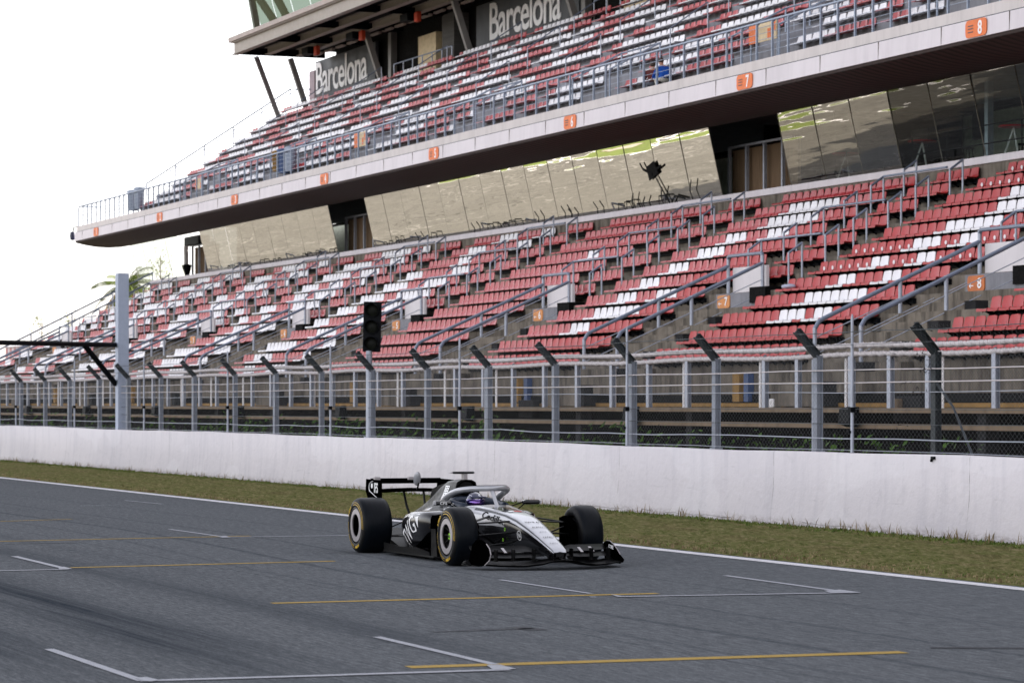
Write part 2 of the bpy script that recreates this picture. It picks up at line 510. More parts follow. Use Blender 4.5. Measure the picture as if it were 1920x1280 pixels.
def mk_grass():
    t = NT('verge turf'); p = t.co((1,1,1))
    a = t.noise(t.co((.35,1.0,1)), 1.4, 6, .65)
    b = t.noise(p, 9, 6, .75)
    c = t.ramp(a, [(.25, (.12,.080,.055)), (.42, (.16,.135,.065)), (.55, (.085,.115,.030)), (.75, (.20,.16,.095))])
    d = t.ramp(b, [(.36, (.018,.020,.010)), (.5, (.105,.105,.040)), (.66, (.27,.22,.13))])
    e = t.noise(t.co((1.3, 6.0, 2)), 2.6, 7, .78)
    e = t.ramp(e, [(.36, (.016,.018,.008)), (.48, (.10,.10,.035)), (.56, (.17,.135,.075)), (.68, (.32,.26,.16))])
    c = t.mix(.55, c, e)
    return t.done(t.bsdf(t.mix(.40, c, d), .9, 0, t.bump(b, .8, .03), spec=.0))
M['turf'] = mk_grass()
def mk_leaf(name, c1, c2):
    t = NT(name); oi = t.n('ObjectInfo')
    f = t.noise(t.co((1,1,1)), 3.5, 4, .7)
    c = t.ramp(f, [(.3, c1), (.7, c2)])
    return t.done(t.bsdf(c, .7, spec=.1))
M['blade'] = mk_leaf('grass blades', (.035,.085,.010), (.16,.17,.05))
M['blade2'] = mk_leaf('dry grass blades', (.13,.10,.05), (.26,.20,.11))
M['leaf'] = mk_leaf('shrub leaves', (.018,.045,.010), (.075,.14,.025))
M['palm'] = mk_leaf('palm fronds', (.05,.085,.015), (.14,.16,.04))
M['palm_dry'] = mk_leaf('dry palm fronds', (.20,.13,.06), (.34,.22,.10))
M['pale_leaf'] = mk_leaf('pale spring leaves', (.17,.20,.08), (.30,.32,.16))
M['bark'] = pm('bark', (.16,.12,.09), .9, var=.3, scale=9)
M['soil'] = pm('soil', (.09,.075,.05), .95, var=.35, scale=1.5, bump=.4)
M['pit'] = pm('pit lane concrete', (.42,.39,.33), .85, var=.12, scale=.4)

M['column'] = pm('column paint', (.38,.42,.50), .5, .1, var=.05)
M['oboxes'] = pm('dull orange housing', (.55,.09,.03), .6)
M['seam'] = pm('glass seam', (.30,.28,.24), .6)
M['seethru'] = mk_glass('clear dark glass', (.85,.80,.72), .10, None, wob=.2, dark=(.80,.90,.88))
# ---------------------------------------------------------------- the setting
XL, XR = -152.5, 26.0
CE = 16.6
CW = 21.4
def struct(mb, name, m, **k): return tag(mb.build(name, m, fix=False, **k), kind='structure')
b = MB(); b.add([(-1500,-1500,-.012),(1500,-1500,-.012),(1500,1500,-.012),(-1500,1500,-.012)], [(0,1,2,3)]); struct(b, 'ground', M['soil'])
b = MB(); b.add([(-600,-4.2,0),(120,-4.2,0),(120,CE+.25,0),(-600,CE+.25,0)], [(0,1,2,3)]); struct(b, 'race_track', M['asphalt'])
b = MB(); b.add([(-600,-40,-.004),(120,-40,-.004),(120,-8,-.004),(-600,-8,-.004)], [(0,1,2,3)]); struct(b, 'pit_lane', M['pit'])
b = MB(); b.add([(-600,-8,-.003),(120,-8,-.003),(120,-4.2,-.003),(-600,-4.2,-.003)], [(0,1,2,3)]); struct(b, 'inner_grass_strip', M['turf'])
b = MB(); b.add([(-600,-7.5,.008),(-128,-7.5,.008),(-128,-3.2,.008),(-600,-3.2,.008)], [(0,1,2,3)]); struct(b, 'run_off_grass', pm('sunlit lawn', (.20,.24,.08), .9, var=.3, scale=.5))
b = MB(); quadline(b, (-600,-.45), (-128,-.45), .5, .010) if False else b.add([(-600,-3.2,.010),(-128,-3.2,.010),(-128,-2.8,.010),(-600,-2.8,.010)], [(0,1,2,3)]); struct(b, 'run_off_edge_line', M['white'])
# turf strip between the edge line and the wall, gently uneven
b = MB(); nx, ny = 1500, 22
def gx(i):
    t_ = i / nx
    return -330 + 250 * (t_ / .2) if t_ < .2 else -80 + 100 * ((t_ - .2) / .8)
rnd = random.Random(3)
vs = []
for i in range(nx + 1):
    for j in range(ny + 1):
        t_ = j / ny
        yy = CE + .22 + (CW + .05 - CE - .22) * t_
        if j == 0: yy += .05 * math.sin(i * 2.3) * rnd.random() + .03
        z_ = -.004 + (.02 + .03 * math.sin(t_ * 3.1)) * (0 if j == 0 else 1) + (rnd.random() ** 2 * .045 if j else .004)
        vs.append((gx(i), yy, z_))
fs = [(i*(ny+1)+j, (i+1)*(ny+1)+j, (i+1)*(ny+1)+j+1, i*(ny+1)+j+1) for i in range(nx) for j in range(ny)]
b.add(vs, fs); g_ = struct(b, 'grass_verge', M['turf'], smooth='all')
# painted markings
def quadline(mb, p, q, w, z=.005):
    p = Vector(p); q = Vector(q); t = (q - p).normalized(); n = Vector((-t.y, t.x)) * w / 2
    mb.add([(p.x-n.x,p.y-n.y,z),(q.x-n.x,q.y-n.y,z),(q.x+n.x,q.y+n.y,z),(p.x+n.x,p.y+n.y,z)], [(0,1,2,3)])
b = MB(); quadline(b, (-600, CE), (120, CE), .24, .006); struct(b, 'edge_line', M['edge'])
lines = [((92,1217),(268,1277),.08),((262,1277),(640,1266),.12),((640,1266),(955,1256),.12),((706,1194),(928,1246),.08),
         ((938,1087),(1108,1113),.07),((1160,1119),(1600,1111.5),.11),((1360,1079),(1572,1108),.09),
         ((27,1043),(118,1065),.09),((-180,1074),(128,1067.5),.11),((318,992),(420,1006.5),.07),((413,1007.3),(652,1003.8),.10),
         ((233,938),(305,945),.06),((1106,1119.4),(1118,1119.2),.10),((150,948),(210,947),.05)]
b = MB()
for i, (p, q, w) in enumerate(lines): quadline(b, GP(*p), GP(*q), w, .0062 + .0009 * (i % 3))
def poly(mb, pts, z): mb.add([(*GP(*p), z) for p in pts], [tuple(range(len(pts)))])
poly(b, [(252,1271.5),(275,1270.5),(300,1276),(284,1279),(268,1278)], .0095)
poly(b, [(912,1248),(938,1247.5),(968,1255),(925,1257)], .0095)
poly(b, [(1545,1108),(1575,1106),(1615,1111.6),(1560,1113)], .0095)
poly(b, [(1145,1115),(1160,1117),(1172,1120),(1158,1119.6)], .0095)
poly(b, [(108,1064),(120,1063),(136,1067),(112,1068.5)], .0095)
poly(b, [(412,1005.5),(424,1005),(432,1008),(416,1008.2)], .0095)
struct(b, 'grid_slot_marking', M['mwhite'])
yl = [((765,1250.7),(1695,1222.4),.20),((510,1130.7),(1233,1112.3),.15),((133,1064),(627,1051.7),.14),((-200,1019),(470,1004.5),.12),
      ((-60,979),(135,973),.1)]
b = MB()
for i, (p, q, w) in enumerate(yl): quadline(b, GP(*p), GP(*q), w, .0042)
struct(b, 'yellow_track_line', M['myellow'])
# dark skid marks
b = MB()
for (p, q, w) in (((1745,1214),(1921,1215),.14),((813,1184),(1000,1178),.10),((965,1175),(1012,1181),.18),((0,1019.5),(145,1017),.08)):
    quadline(b, GP(*p), GP(*q), w, .0035)
struct(b, 'skid_mark', pm('rubber mark', (.05,.055,.065), .7, var=.4, scale=3))

# ---------------------------------------------------------------- concrete barrier wall
b = MB()
N = 300
rings = []
for i in range(N + 1):
    x = -420 + 440 * i / N
    dz = .012 * math.sin(x * .31) + .008 * math.sin(x * 1.3)
    rings.append([(x, CW, -.05), (x, CW - .035, .14), (x, CW + .02, .6), (x, CW + .03, 1.185 + dz), (x, CW + .045, 1.205 + dz), (x, CW + .33, 1.205 + dz), (x, CW + .36, -.05)])
b.loft(rings, closed=True, caps=True)
wall = b.build('barrier_wall', M['wall'], smooth=True)
tag(wall, 'long low white painted concrete barrier wall between the grass verge and the fence', 'wall')
b = MB(); x0 = XC(1745, CW)
b.box(x0, x0 + .09, CW - .006, CW + .04, 1.155, 1.198); b.box(x0 - .015, x0 + .01, CW - .005, CW + .03, 1.12, 1.16)
tag(b.build('wall_bracket', M['black'], bevel=.005), 'small black bracket on the top edge of the white wall', 'bracket')

# grass blades and clumps (nobody could count them)
b = MB(); rnd = random.Random(11)
def blades(n, xr, yr, hr, mi, wr=.006, clump=1):
    for _ in range(n):
        x = rnd.uniform(*xr); y = rnd.uniform(*yr)
        for c in range(clump):
            xx = x + rnd.gauss(0, .03); yy = y + rnd.gauss(0, .02)
            h = rnd.uniform(*hr); a = rnd.uniform(0, 6.28); lx, ly = math.cos(a) * h * .5, math.sin(a) * h * .5
            w = wr * rnd.uniform(.7, 1.8); ca, sa = math.cos(a + 1.57) * w, math.sin(a + 1.57) * w
            b.add([(xx-ca,yy-sa,.01),(xx+ca,yy+sa,.01),(xx+lx*.4+ca*.7,yy+ly*.4+sa*.7,.01+h*.6),(xx+lx*.4-ca*.7,yy+ly*.4-sa*.7,.01+h*.6),(xx+lx,yy+ly,.01+h)],
                  [(0,1,2,3),(3,2,4)], mi)
# density falls with distance, so bands nearer the track lamps get more
for (xa, xb, k) in ((-46,-24,1.0),(-66,-46,.8),(-100,-66,.55),(-150,-100,.4)):
    L_ = xb - xa
    blades(int(L_*330*k), (xa, xb), (CE+.25, CW-.4), (.02,.06), 1, .009, 3)
    blades(int(L_*150*k), (xa, xb), (CE+.4, CW-.1), (.02,.06), 0, .009, 4)
    blades(int(L_*70*k), (xa, xb), (CW-.75, CW-.04), (.03,.09), 0, .010, 5)
    blades(int(L_*5*k), (xa, xb), (CW-.3, CW-.04), (.10,.24), 1, .006, 3)
tag(b.build('grass', [M['blade'], M['blade2']], fix=False), kind='stuff')

# ---------------------------------------------------------------- debris fence on the wall
CF = 22.0
fence = empty('debris_fence', (XC(960, CF), CF, 1.2), 'tall chain link debris fence of bent-top steel posts standing behind the white wall', 'fence')
FO = fence.location
pxs = [40,85,131,187,241,302,365,441,518,603,698,801.7,916.7,1041.7,1186.7,1343,1534,1755]
inv = [1/(p+1265) for p in pxs]
st_ = (inv[-1] - inv[0]) / (len(pxs) - 1)
pxs = [1/(inv[0] - st_*k) - 1265 for k in range(4, 0, -1)] + pxs + [1/(inv[-1] + st_*k) - 1265 for k in (1, 2, 3)]
def post_mesh(hollow=False):
    m = MB()
    w, t = .065, .012
    # H section upright, then the arm towards the track
    m.box(-w, w, -.055, -.055 + t, -.02, 1.52); m.box(-w, w, .055 - t, .055, -.02, 1.52); m.box(-t/2, t/2, -.055 + t, .055 - t, -.02, 1.52)
    ar = .56; ux, uz = -.68, .735
    def arm(x0, x1, p0, p1):
        pts = []
        for (s_, q) in ((0, p0), (0, p1), (ar, p0), (ar, p1)):
            pts.append((s_*ux + q*uz, 1.50 + s_*uz - q*ux))
        (a, c, d, e) = pts
        m.hexa([(x0,a[0],a[1]),(x1,a[0],a[1]),(x1,c[0],c[1]),(x0,c[0],c[1]),(x0,d[0],d[1]),(x1,d[0],d[1]),(x1,e[0],e[1]),(x0,e[0],e[1])])
    arm(-w, w, -.055, -.055 + t); arm(-w, w, .055 - t, .055); arm(-t/2, t/2, -.055 + t, .055 - t)
    m.box(-.09, .09, -.08, .08, -.02, .01)
    for z in (.35, .75, 1.15, 1.45): m.box(-w - .012, -w + .01, -.03, .03, z - .015, z + .015)
    return m
pm_ = post_mesh()
first = None
for k, p in enumerate(pxs):
    X = XC(p, CF)
    if first is None:
        o = pm_.build('post', [pm('fence post steel', (.27,.29,.33), .6, 0, var=.15, scale=5, stain=.4), M['galv_dk']], fence, fix=False, bevel=.004); first = o
        for pl in o.data.polygons: pl.material_index = 1 if max(o.data.vertices[q].co.z for q in pl.vertices) > 1.53 else 0
    else: o = relink(first, fence)
    o.location = (X - FO.x, 0, 0); o.rotation_euler = (0, rnd.uniform(-.006, .006), rnd.uniform(-.05, .05))
dk = first.data.copy(); dk.name = 'post_dark'; dk.materials[0] = dk.materials[1] = pm('old blackened steel', (.035,.045,.052), .55, .3, var=.4, scale=8)
o.data = o.data
for ch in fence.children:
    if abs(ch.location.x + FO.x - XC(1755, CF)) < .1: ch.data = dk; ch['label'] = 'blackened bent-top post'
# light strip beside some posts (bright edge pipes)
XA, XB = XC(pxs[0], CF), XC(pxs[-1], CF)
m = MB()
for p in pxs[::2]:
    X = XC(p, CF) - .12
    m.tube([(X, CF - .03, 1.2), (X, CF - .03, 2.66)], .02, 6)
m.build('edge_tube', M['galv'], fence, off=FO, smooth=True)
for (nm, pts) in (('wire_mesh', [(XA,CF-.075,1.2),(XB,CF-.075,1.2),(XB,CF-.075,2.72),(XA,CF-.075,2.72)]),
                  ('wire_mesh', [(XA,CF-.075,2.72),(XB,CF-.075,2.72),(XB,CF-.445,3.10),(XA,CF-.445,3.10)])):
    m = MB(); m.add(pts, [(0,1,2,3)]); m.build(nm, M['net'], fence, off=FO, fix=False)
def cable(zf, r, mat, y=CF-.09, wob=.0, nm='cable', ysl=None):
    m = MB(); pts = []
    X = XA; rr = random.Random(int(zf*1000))
    while X < XB:
        pts.append((X, y, zf + (rr.uniform(-wob, wob)))); X += 1.8
    m.tube(pts, r, 5); return m.build(nm, mat, fence, off=FO, smooth=True)
cable(2.47, .010, M['rope'], wob=.010); cable(2.275, .010, M['rope'], wob=.010)
cable(2.13, .006, M['galv'], wob=.01); cable(1.87, .005, M['galv_dk'], wob=.01); cable(1.64, .006, M['galv_dk'], wob=.01)
cable(1.42, .009, M['galv'], wob=.022); cable(1.23, .005, M['galv'], wob=.01)
cable(3.04, .007, M['galv_dk'], y=CF-.40, wob=.015, nm='barbed_wire'); cable(2.86, .005, M['galv_dk'], y=CF-.23, wob=.01, nm='barbed_wire')
m = MB(); Xb = XC(1755, CF) + .12
m.tube([(Xb, CF - .05, 2.25), (Xb + .35, CF + .02, 1.9), (Xb + .85, CF + .05, 1.2)], .018, 6)
m.build('brace', M['galv_dk'], fence, off=FO, smooth=True)
# tangles of tie wire and dried weed on the fence by the dark post
m = MB(); rr = random.Random(5)
for (px, py, n_) in ((1735,668,26),(1745,690,16),(1690,670,12),(1745,697,10),(1735,730,9),(1708,720,6),(1700,796,6),(1750,618,8)):
    for _ in range(n_):
        x = XC(px, CF) + rr.gauss(0, .13); z = ZC(px, py, CF) + rr.gauss(0, .025); a = rr.uniform(-.5, .5)
        l = rr.uniform(.03, .10)
        m.tube([(x, CF-.10, z), (x + l*math.cos(a), CF-.12 + rr.uniform(-.02,.02), z + l*math.sin(a))], .005, 4)
m.build('tie_wire', M['black'], fence, off=FO)

# thin sensor poles
invs = [7.704e-4 - .6027e-4 * k for k in range(-1, 8)]
m0 = MB(); m0.tube([(0,0,0),(0,0,2.1)], [.028,.022], 8); m0.tube([(0,0,2.1),(0,0,2.13)], .012, 6)
pr = None
names = {1:'first',2:'second',3:'third',4:'fourth',5:'fifth',6:'sixth',7:'seventh',8:'eighth'}
for k, iv in enumerate(invs):
    X = XC(1/iv - 1265, CF - .1)
    if pr is None:
        root = empty('thin_pole', (X, CF - .16, 1.2)); a = m0.build('pole', M['galv'], root, smooth=True)
        q = MB(); q.box(-.05, .05, -.05, .03, .62, .70); q.box(-.07,.02,-.07,-.03,.30,.34); q.build('clamp', M['black'], root, bevel=.006)
        pr = root
    else: root = copy_tree(pr); root.location = (X, CF - .16, 1.2)
    tag(root, 'thin grey steel pole beside the debris fence, %s from the left' % ['first','second','third','fourth','fifth','sixth','seventh','eighth','ninth'][k], 'pole', 'thin poles along the debris fence')

# ---------------------------------------------------------------- traffic light
tx, tc = XC(692, 21.95), 21.95
tl = empty('traffic_light', (tx, tc, 1.2), 'black three lamp signal, unlit, on a grey pole behind the white wall', 'traffic light')
m = MB(); m.tube([(0,0,-.02),(0,0,1.95)], .072, 16); m.tube([(0,0,-.02),(0,0,.01)], .12, 16)
m.build('pole', M['galv'], tl, smooth=True)
hd = empty('tmp'); bpy.data.objects.remove(hd)
m = MB(); dv = Vector((-fwd.x, -fwd.y, 0)); rz = math.atan2(dv.y, dv.x) + R(90)
m.box(-.185, .185, -.02, .16, 1.93, 3.05); m.box(-.20,.20,-.035,-.015,1.925,3.06)
hs = m.build('housing', M['black'], tl, bevel=.012); hs.rotation_euler = (0, R(1.6), rz - R(6))
lens_m = NT('unlit dark lens'); lm = lens_m.done(lens_m.bsdf((.006,.007,.005), .45, 0, None, 0, spec=.1))
for z in (2.115, 2.49, 2.865):
    m = MB(); prof = []
    o0 = len(m.v)
    n = 28
    # visor: open cylinder longer at the top
    for j in range(n):
        an = 2*math.pi*j/n; L_ = .05 + .13 * max(0, math.sin(an)*.5+.5)
        for (r_, y_) in ((.158, -.03), (.158, -.03 - L_), (.150, -.03 - L_), (.150, -.03)):
            m.v.append((r_*math.cos(an), y_, z + r_*math.sin(an)))
    for j in range(n):
        j2 = (j+1) % n
        for i in range(4):
            i2 = (i+1) % 4
            m.f.append([j*4+i, j2*4+i, j2*4+i2, j*4+i2]); m.m.append(0)
    vz = m.build('visor', M['black'], hs, smooth=True)
    q = MB(); q.lathe([(0,-.065),(.06,-.06),(.11,-.045),(.148,-.032)], (0,0,z), 'y', 28); q.build('lens', lm, vz, smooth=True)

# ---------------------------------------------------------------- gantry column with dark beam
gx_ = XC(229, 21.98)
ga = empty('gantry', (gx_, 21.98, 1.2), 'square grey steel column with a dark horizontal beam and diagonal brace reaching over the track', 'gantry')
m = MB(); m.box(-.165, .165, -.165, .165, -.1, 4.62)
m.box(-.205,-.19,-.06,.0,-.1,3.2); m.build('column', M['column'], ga, bevel=.008)
e1 = Vector((-81.2, 17.2, 3.63)) - Vector(ga.location); s1 = Vector((-.1, -.16, 2.50)); dr = (e1 - s1).normalized()
m = MB(); m.tube([s1, s1 + dr * 10.5], .075, 8); m.build('beam', M['black'], ga, smooth=True)
mid = s1 + dr * 2.15
m = MB(); m.tube([mid, Vector((-.1, -.18, 1.35))], .085, 8); m.build('brace', M['black'], ga, smooth=True)

# ---------------------------------------------------------------- shrubs behind the wall
b = MB(); rnd = random.Random(21)
X = XL
while X < -26:
    hgt = .95 + .35 * math.sin(X * .9) * math.sin(X * .23 + 1) + rnd.uniform(-.1, .15)
    if X < -46 and rnd.random() < .2: hgt += .3
    n_ = 26 if X > -90 else 12
    for _ in range(n_):
        x = X + rnd.uniform(-.25, .25); y = rnd.uniform(23.2, 25.2); z = rnd.uniform(.5, 1) * (hgt + .25)
        s_ = rnd.uniform(.03, .075); a = Vector((rnd.gauss(0,1), rnd.gauss(0,1), rnd.gauss(0,1))).normalized(); c_ = a.orthogonal().normalized(); d_ = a.cross(c_)
        p = Vector((x, y, z))
        b.add([p - c_*s_, p + d_*s_*.5, p + c_*s_*1.3, p - d_*s_*.5], [(0,1,2,3)])
    X += .3
tag(b.build('undergrowth', M['leaf'], fix=False), kind='stuff')
XD = -27.0
# ================================================================ grandstand
def ck(k): return 32.55 + .901 * (k - 3)          # lower rows: front lip of the seats
def tz(k): return 4.335 + .4406 * (k - 3) - .40    # tread heights
def cu(k): return 37.2 + .813 * k                   # upper rows
def tu(k): return 11.30 + .553 * k
LSEC = 12.77
GX = -66.5                                          # first seat of the block right of gate 7
GO = (-90.0, 29.35, 0.0)
gs = empty('grandstand', GO, 'huge two tier concrete grandstand with white balcony band and bronze glass', 'grandstand')
def G(mb, name, m, **k):
    if k.pop('each', False):
        par = k.pop('parent', gs); off = k.pop('off', GO)
        for q in pieces(mb): q.build(name, m, par, off=off, **k)
        return
    return mb.build(name, m, k.pop('parent', gs), off=k.pop('off', GO), **k)
# lower terrace
poly_ = [(29.35, -.02)]
poly_ += [(29.35, tz(0))]
for k in range(1, 12):
    poly_ += [(ck(k-1) + .40, tz(k-1)), (ck(k-1) + .40, tz(k))]
poly_ += [(ck(11) + .45, tz(11)), (ck(11) + .45, 8.20), (ck(11) + 1.3, 8.20), (ck(11) + 1.3, -.02)]
m = MB(); m.prism(poly_, XL, XR, 'x'); G(m, 'lower_terrace', M['conc'], fix=True)
m = MB(); m.box(XL, XR, ck(11)+.40, ck(11)+.85, 8.20, 8.40); G(m, 'top_kerb', M['conc_lt'], bevel=.02)
m = MB(); m.box(XL, XR, 28.35, 29.33, 1.775, 1.87); G(m, 'walkway', M['beam'])
m = MB(); m.box(XL, XR, 28.42, 28.60, 1.46, 1.56); G(m, 'edge_beam', M['beam'])
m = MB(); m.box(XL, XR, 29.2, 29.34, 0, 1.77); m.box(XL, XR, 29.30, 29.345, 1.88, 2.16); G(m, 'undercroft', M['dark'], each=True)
m = MB(); m.box(XL, XR, 29.27, 29.33, 1.885, 1.97); G(m, 'ochre_strip', M['yellow'])
X = XL + 2
while X < XD:
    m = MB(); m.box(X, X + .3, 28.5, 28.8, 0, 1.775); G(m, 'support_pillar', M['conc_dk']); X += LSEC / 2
# painted columns on the front wall
for i, (px, col) in enumerate(((1387,'yellow'),(1406,'blue'),(665,'yellow'),(973,'yellow'),(992,'blue'),(106,'yellow'),(250,'yellow'))):
    X = XC(px, 29.3); w_ = .17 if col == 'yellow' else .11
    m = MB(); m.box(X - w_, X + w_, 29.20, 29.345, 2.0, 2.62); G(m, 'painted_pillar', M[col])
# drainage brackets row beneath first seats
# ---- stair blocks in the lower gangways
NSEC = 8
secs = [n for n in range(-6, 2)]
def gate_x(n): return GX + n * LSEC        # block n starts here; its gate is just left
for n in secs:
    xg = gate_x(n)
    m = MB()
    for k in range(0, 5):
        y1 = ck(k-1) + .40 if k else 29.35
        z = tz(k-1) if k else 2.2
        m.box(xg - 4.0, xg - 2.0, y1 - .42, y1 - .002, z - .3, z + .22)
        m.box(xg - 1.2, xg - .1, y1 - .30, y1 - .002, z - .02, z + .20)
    G(m, 'step_block', M['conc'], each=True)
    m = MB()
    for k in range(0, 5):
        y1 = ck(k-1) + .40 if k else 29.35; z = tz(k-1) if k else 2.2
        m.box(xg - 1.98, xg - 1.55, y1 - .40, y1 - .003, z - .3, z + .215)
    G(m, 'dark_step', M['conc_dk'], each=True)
    # doorway: board above, dark opening beside it
    m = MB(); m.box(xg - 4.0 + .02, xg - 2.02, 34.22, 34.30, 4.78, 5.50); G(m, 'gate_board', M['panelw'], bevel=.006)
    m = MB(); m.box(xg - 4.05, xg - 1.2, 33.765, 33.845, 4.20, 4.80); G(m, 'gate_wall', M['step'])
    m = MB(); m.box(xg - 1.95, xg - 1.05, 33.70, 34.2, tz(5) - .30, tz(5) + .10); G(m, 'gate_opening', M['dark'])
# ---- text helper
def text_mb(txt, h, sx=1.0, depth=.01, bold=0.0, shear=0.0, spacing=1.0):
    cu_ = bpy.data.curves.new('txt', 'FONT'); cu_.body = txt; cu_.size = 1; cu_.extrude = depth / 2; cu_.offset = bold
    cu_.align_x = 'CENTER'; cu_.align_y = 'CENTER'; cu_.shear = shear; cu_.space_character = spacing
    cu_.resolution_u = 3
    ob = bpy.data.objects.new('txt', cu_); scene.collection.objects.link(ob)
    dg = bpy.context.evaluated_depsgraph_get(); dg.update()
    me = bpy.data.meshes.new_from_object(ob.evaluated_get(dg))
    ys = [v.co.y for v in me.vertices] or [0, 1]
    k = h / max(1e-6, (max(ys) - min(ys)))
    cy = (max(ys) + min(ys)) / 2
    mb = MB()
    mb.add([(v.co.x * k * sx, (v.co.y - cy) * k, v.co.z) for v in me.vertices], [list(p.vertices) for p in me.polygons])
    bpy.data.objects.remove(ob); bpy.data.meshes.remove(me); bpy.data.curves.remove(cu_)
    return mb
def place(mb, org, ex=(1,0,0), ey=(0,0,1)):      # text x-axis, text y-axis in the world
    ex = Vector(ex); ey = Vector(ey); ez = ex.cross(ey); o_ = Vector(org)
    mb.v = [tuple(o_ + ex * x + ey * y + ez * z) for (x, y, z) in mb.v]
    return mb
def rounded(w, h, r, n=6):
    pts = []
    for (cx, cy, a0) in ((w/2-r, h/2-r, 0), (-w/2+r, h/2-r, 90), (-w/2+r, -h/2+r, 180), (w/2-r, -h/2+r, 270)):
        for i in range(n + 1):
            a = R(a0 + 90 * i / n); pts.append((cx + r*math.cos(a), cy + r*math.sin(a)))
    return pts
# ---- gate number signs beneath the boards
for n in secs:
    num = 7 + n
    if num < 1: continue
    for dx, nn in ((-3.55, num), (-.9, num + 1)):
        X = gate_x(n) + dx; w_ = .72
        if dx > -2 and n < 1: continue
        m = MB(); m.prism([(X + p[0], 4.60 + p[1]) for p in rounded(w_, .34, .08)], 33.735, 33.760, 'y')
        s_ = G(m, 'gate_sign', M['orange_pale'] if n < 1 else pm('gate sign orange', (.52,.20,.07), .6))
        m = place(text_mb(str(nn), .23, 1.15, .008, .02), (X + .16, 33.728, 4.60)); G(m, 'digit', M['white'], parent=s_)
        if dx < -2:
            m = MB(); m.box(X-.26, X-.10, 33.722, 33.733, 4.54, 4.56)
            m.add([(X-.28,33.724,4.55),(X-.21,33.724,4.60),(X-.19,33.724,4.59),(X-.24,33.724,4.55)], [(0,1,2,3)]); m.add([(X-.28,33.7245,4.55),(X-.21,33.7245,4.50),(X-.19,33.7245,4.51),(X-.24,33.7245,4.55)], [(0,3,2,1)])
            G(m, 'arrow', M['white'], parent=s_)
# ---- handrails of the lower stand
hr_n = {}
def handrail(name, paths, posts, label=None, r=.035, mat='rail', **_):
    loc = paths[0][0]
    m = MB()
    for q in paths: m.tube(q, r, 8)
    root = m.build(name, M[mat], gs, off=loc, smooth=True)
    root.location = Vector(loc) - Vector(GO)
    for q in posts:
        m = MB(); m.tube(q, r * .95, 8); m.build('post', M['galv'] if mat == 'rail' else M[mat], root, off=loc, smooth=True)
    return root
side = {0: 'left', 1: 'right'}
where = lambda n: 'gate %d' % (7 + n) if 1 <= 7 + n <= 9 else 'the far left block'
for n in secs:
    xg = gate_x(n)
    for s_, X in ((0, xg - 4.0), (1, xg - 2.0)):
        c0 = 30.0 if s_ == 0 else 30.05
        top = [(X, c0, 3.58), (X, c0 + .10, 3.74), (X, c0 + .2, 3.80), (X, 34.1, 5.55 + (.0 if s_ else 0))]
        posts = [[(X, c0, 2.05), (X, c0, 3.60)], [(X, 32.1, 2.9), (X, 32.1, 4.68)]]
        pths = [top]
        if s_ == 0:
            posts.append([(X, 34.1, 4.2), (X, 34.1, 5.80)])
            pths.append([(X, 34.1, 5.74), (X + .06, 34.1, 5.80), (X + 1.94, 34.1, 5.80), (X + 2.0, 34.1, 5.74)])
        else: posts.append([(X, 34.1, 4.2), (X, 34.1, 5.75)])
        h_ = handrail('stair_handrail', pths, posts,
            ('long grey tube handrail up the %s side of the stairs to %s, lower stand' % (side[s_], where(n))) if 7+n >= 1 else 'grey tube stair handrail at the far left end of the lower stand',
            .048, group='long stair handrails of the lower stand')
        m = MB()
        for dz in (.42, .78):
            m.tube([(X, c0, 3.8 - dz), (X, 34.1, 5.55 - dz)], .012, 5)
        m.build('guard_wire', M['galv'], h_, off=(X, c0, 3.58))
    XLn, XRn = xg - 4.25, xg - .95
    # small rails climbing the two upper gangways
    for s_, X in ((0, XLn), (1, XRn)):
        for q_, ka in enumerate((5.55, 6.6, 7.6, 8.6, 9.6, 10.6)):
            kb = ka + .42; bar = q_ % 2 == 0
            if s_: ka -= .55; kb -= .55
            X_ = X + (.10 if q_ % 2 else -.08)
            ya, yb = ck(ka), ck(kb); za, zb = tz(0) + .489*(ya - 29.35) - .1, tz(0) + .489*(yb - 29.35) - .1
            pths = [[(X_, ya, za + .80), (X_, yb, zb + .88)]]
            posts = [[(X_, ya, za), (X_, ya, za + .82)], [(X_, yb, zb), (X_, yb, zb + .90)]]
            if bar and s_ == 0:
                pths.append([(X_, yb, zb + .88), (XRn if n else XRn, yb, zb + .88)])
            if bar and s_ == 1: posts = posts; 
            handrail('gangway_handrail', pths, posts,
                'short grey handrail in the %s upper gangway above %s, about %d seat rows below the glass' % (side[s_], where(n), max(0, round(11 - ka))) if 1 <= 7+n <= 9 else 'short grey gangway handrail in the far left blocks of the lower stand',
                .030, group='short gangway handrails of the lower stand' if 1 <= 7+n <= 9 else 'short gangway handrails of the far left blocks')
# ---- walkway fence with white ropes
wf = empty('walkway_fence', (-60, 28.6, 1.87), 'low mesh fence with two thick white ropes below the lower seats', 'fence')
WO = wf.location
fpx = [1867,1742,1670,1597,1497,1435,1290]
X0s = [XC(p, 28.6) for p in fpx]
allx = list(X0s); X = X0s[-1]
while X > XL: X -= 2.13; allx.append(X)
X = X0s[0]
while X < XD: X += 2.13; allx.append(X)
fp = None
for X in sorted(allx, reverse=True):
    if fp is None:
        m = MB(); m.box(-.07, .07, -.05, -.04, 0, 1.05); m.box(-.07, .07, .04, .05, 0, 1.05); m.box(-.006, .006, -.04, .04, 0, 1.05)
        m.prism([(-.05,1.05),(.05,1.05),(.05,1.08),(0,1.14),(-.05,1.10)], -.006, .006, 'x')
        fp = m.build('post', M['galv'], wf, fix=False)
        o = fp
    else: o = relink(fp, wf)
    o.location = (X - WO.x, 0, 0)
m = MB()
for dx in range(int((XD - XL) / 3.9)):
    X = XL + 1.1 + dx * 3.9; m.tube([(X, 28.72, 1.87), (X, 28.72, 2.9)], .03, 6)
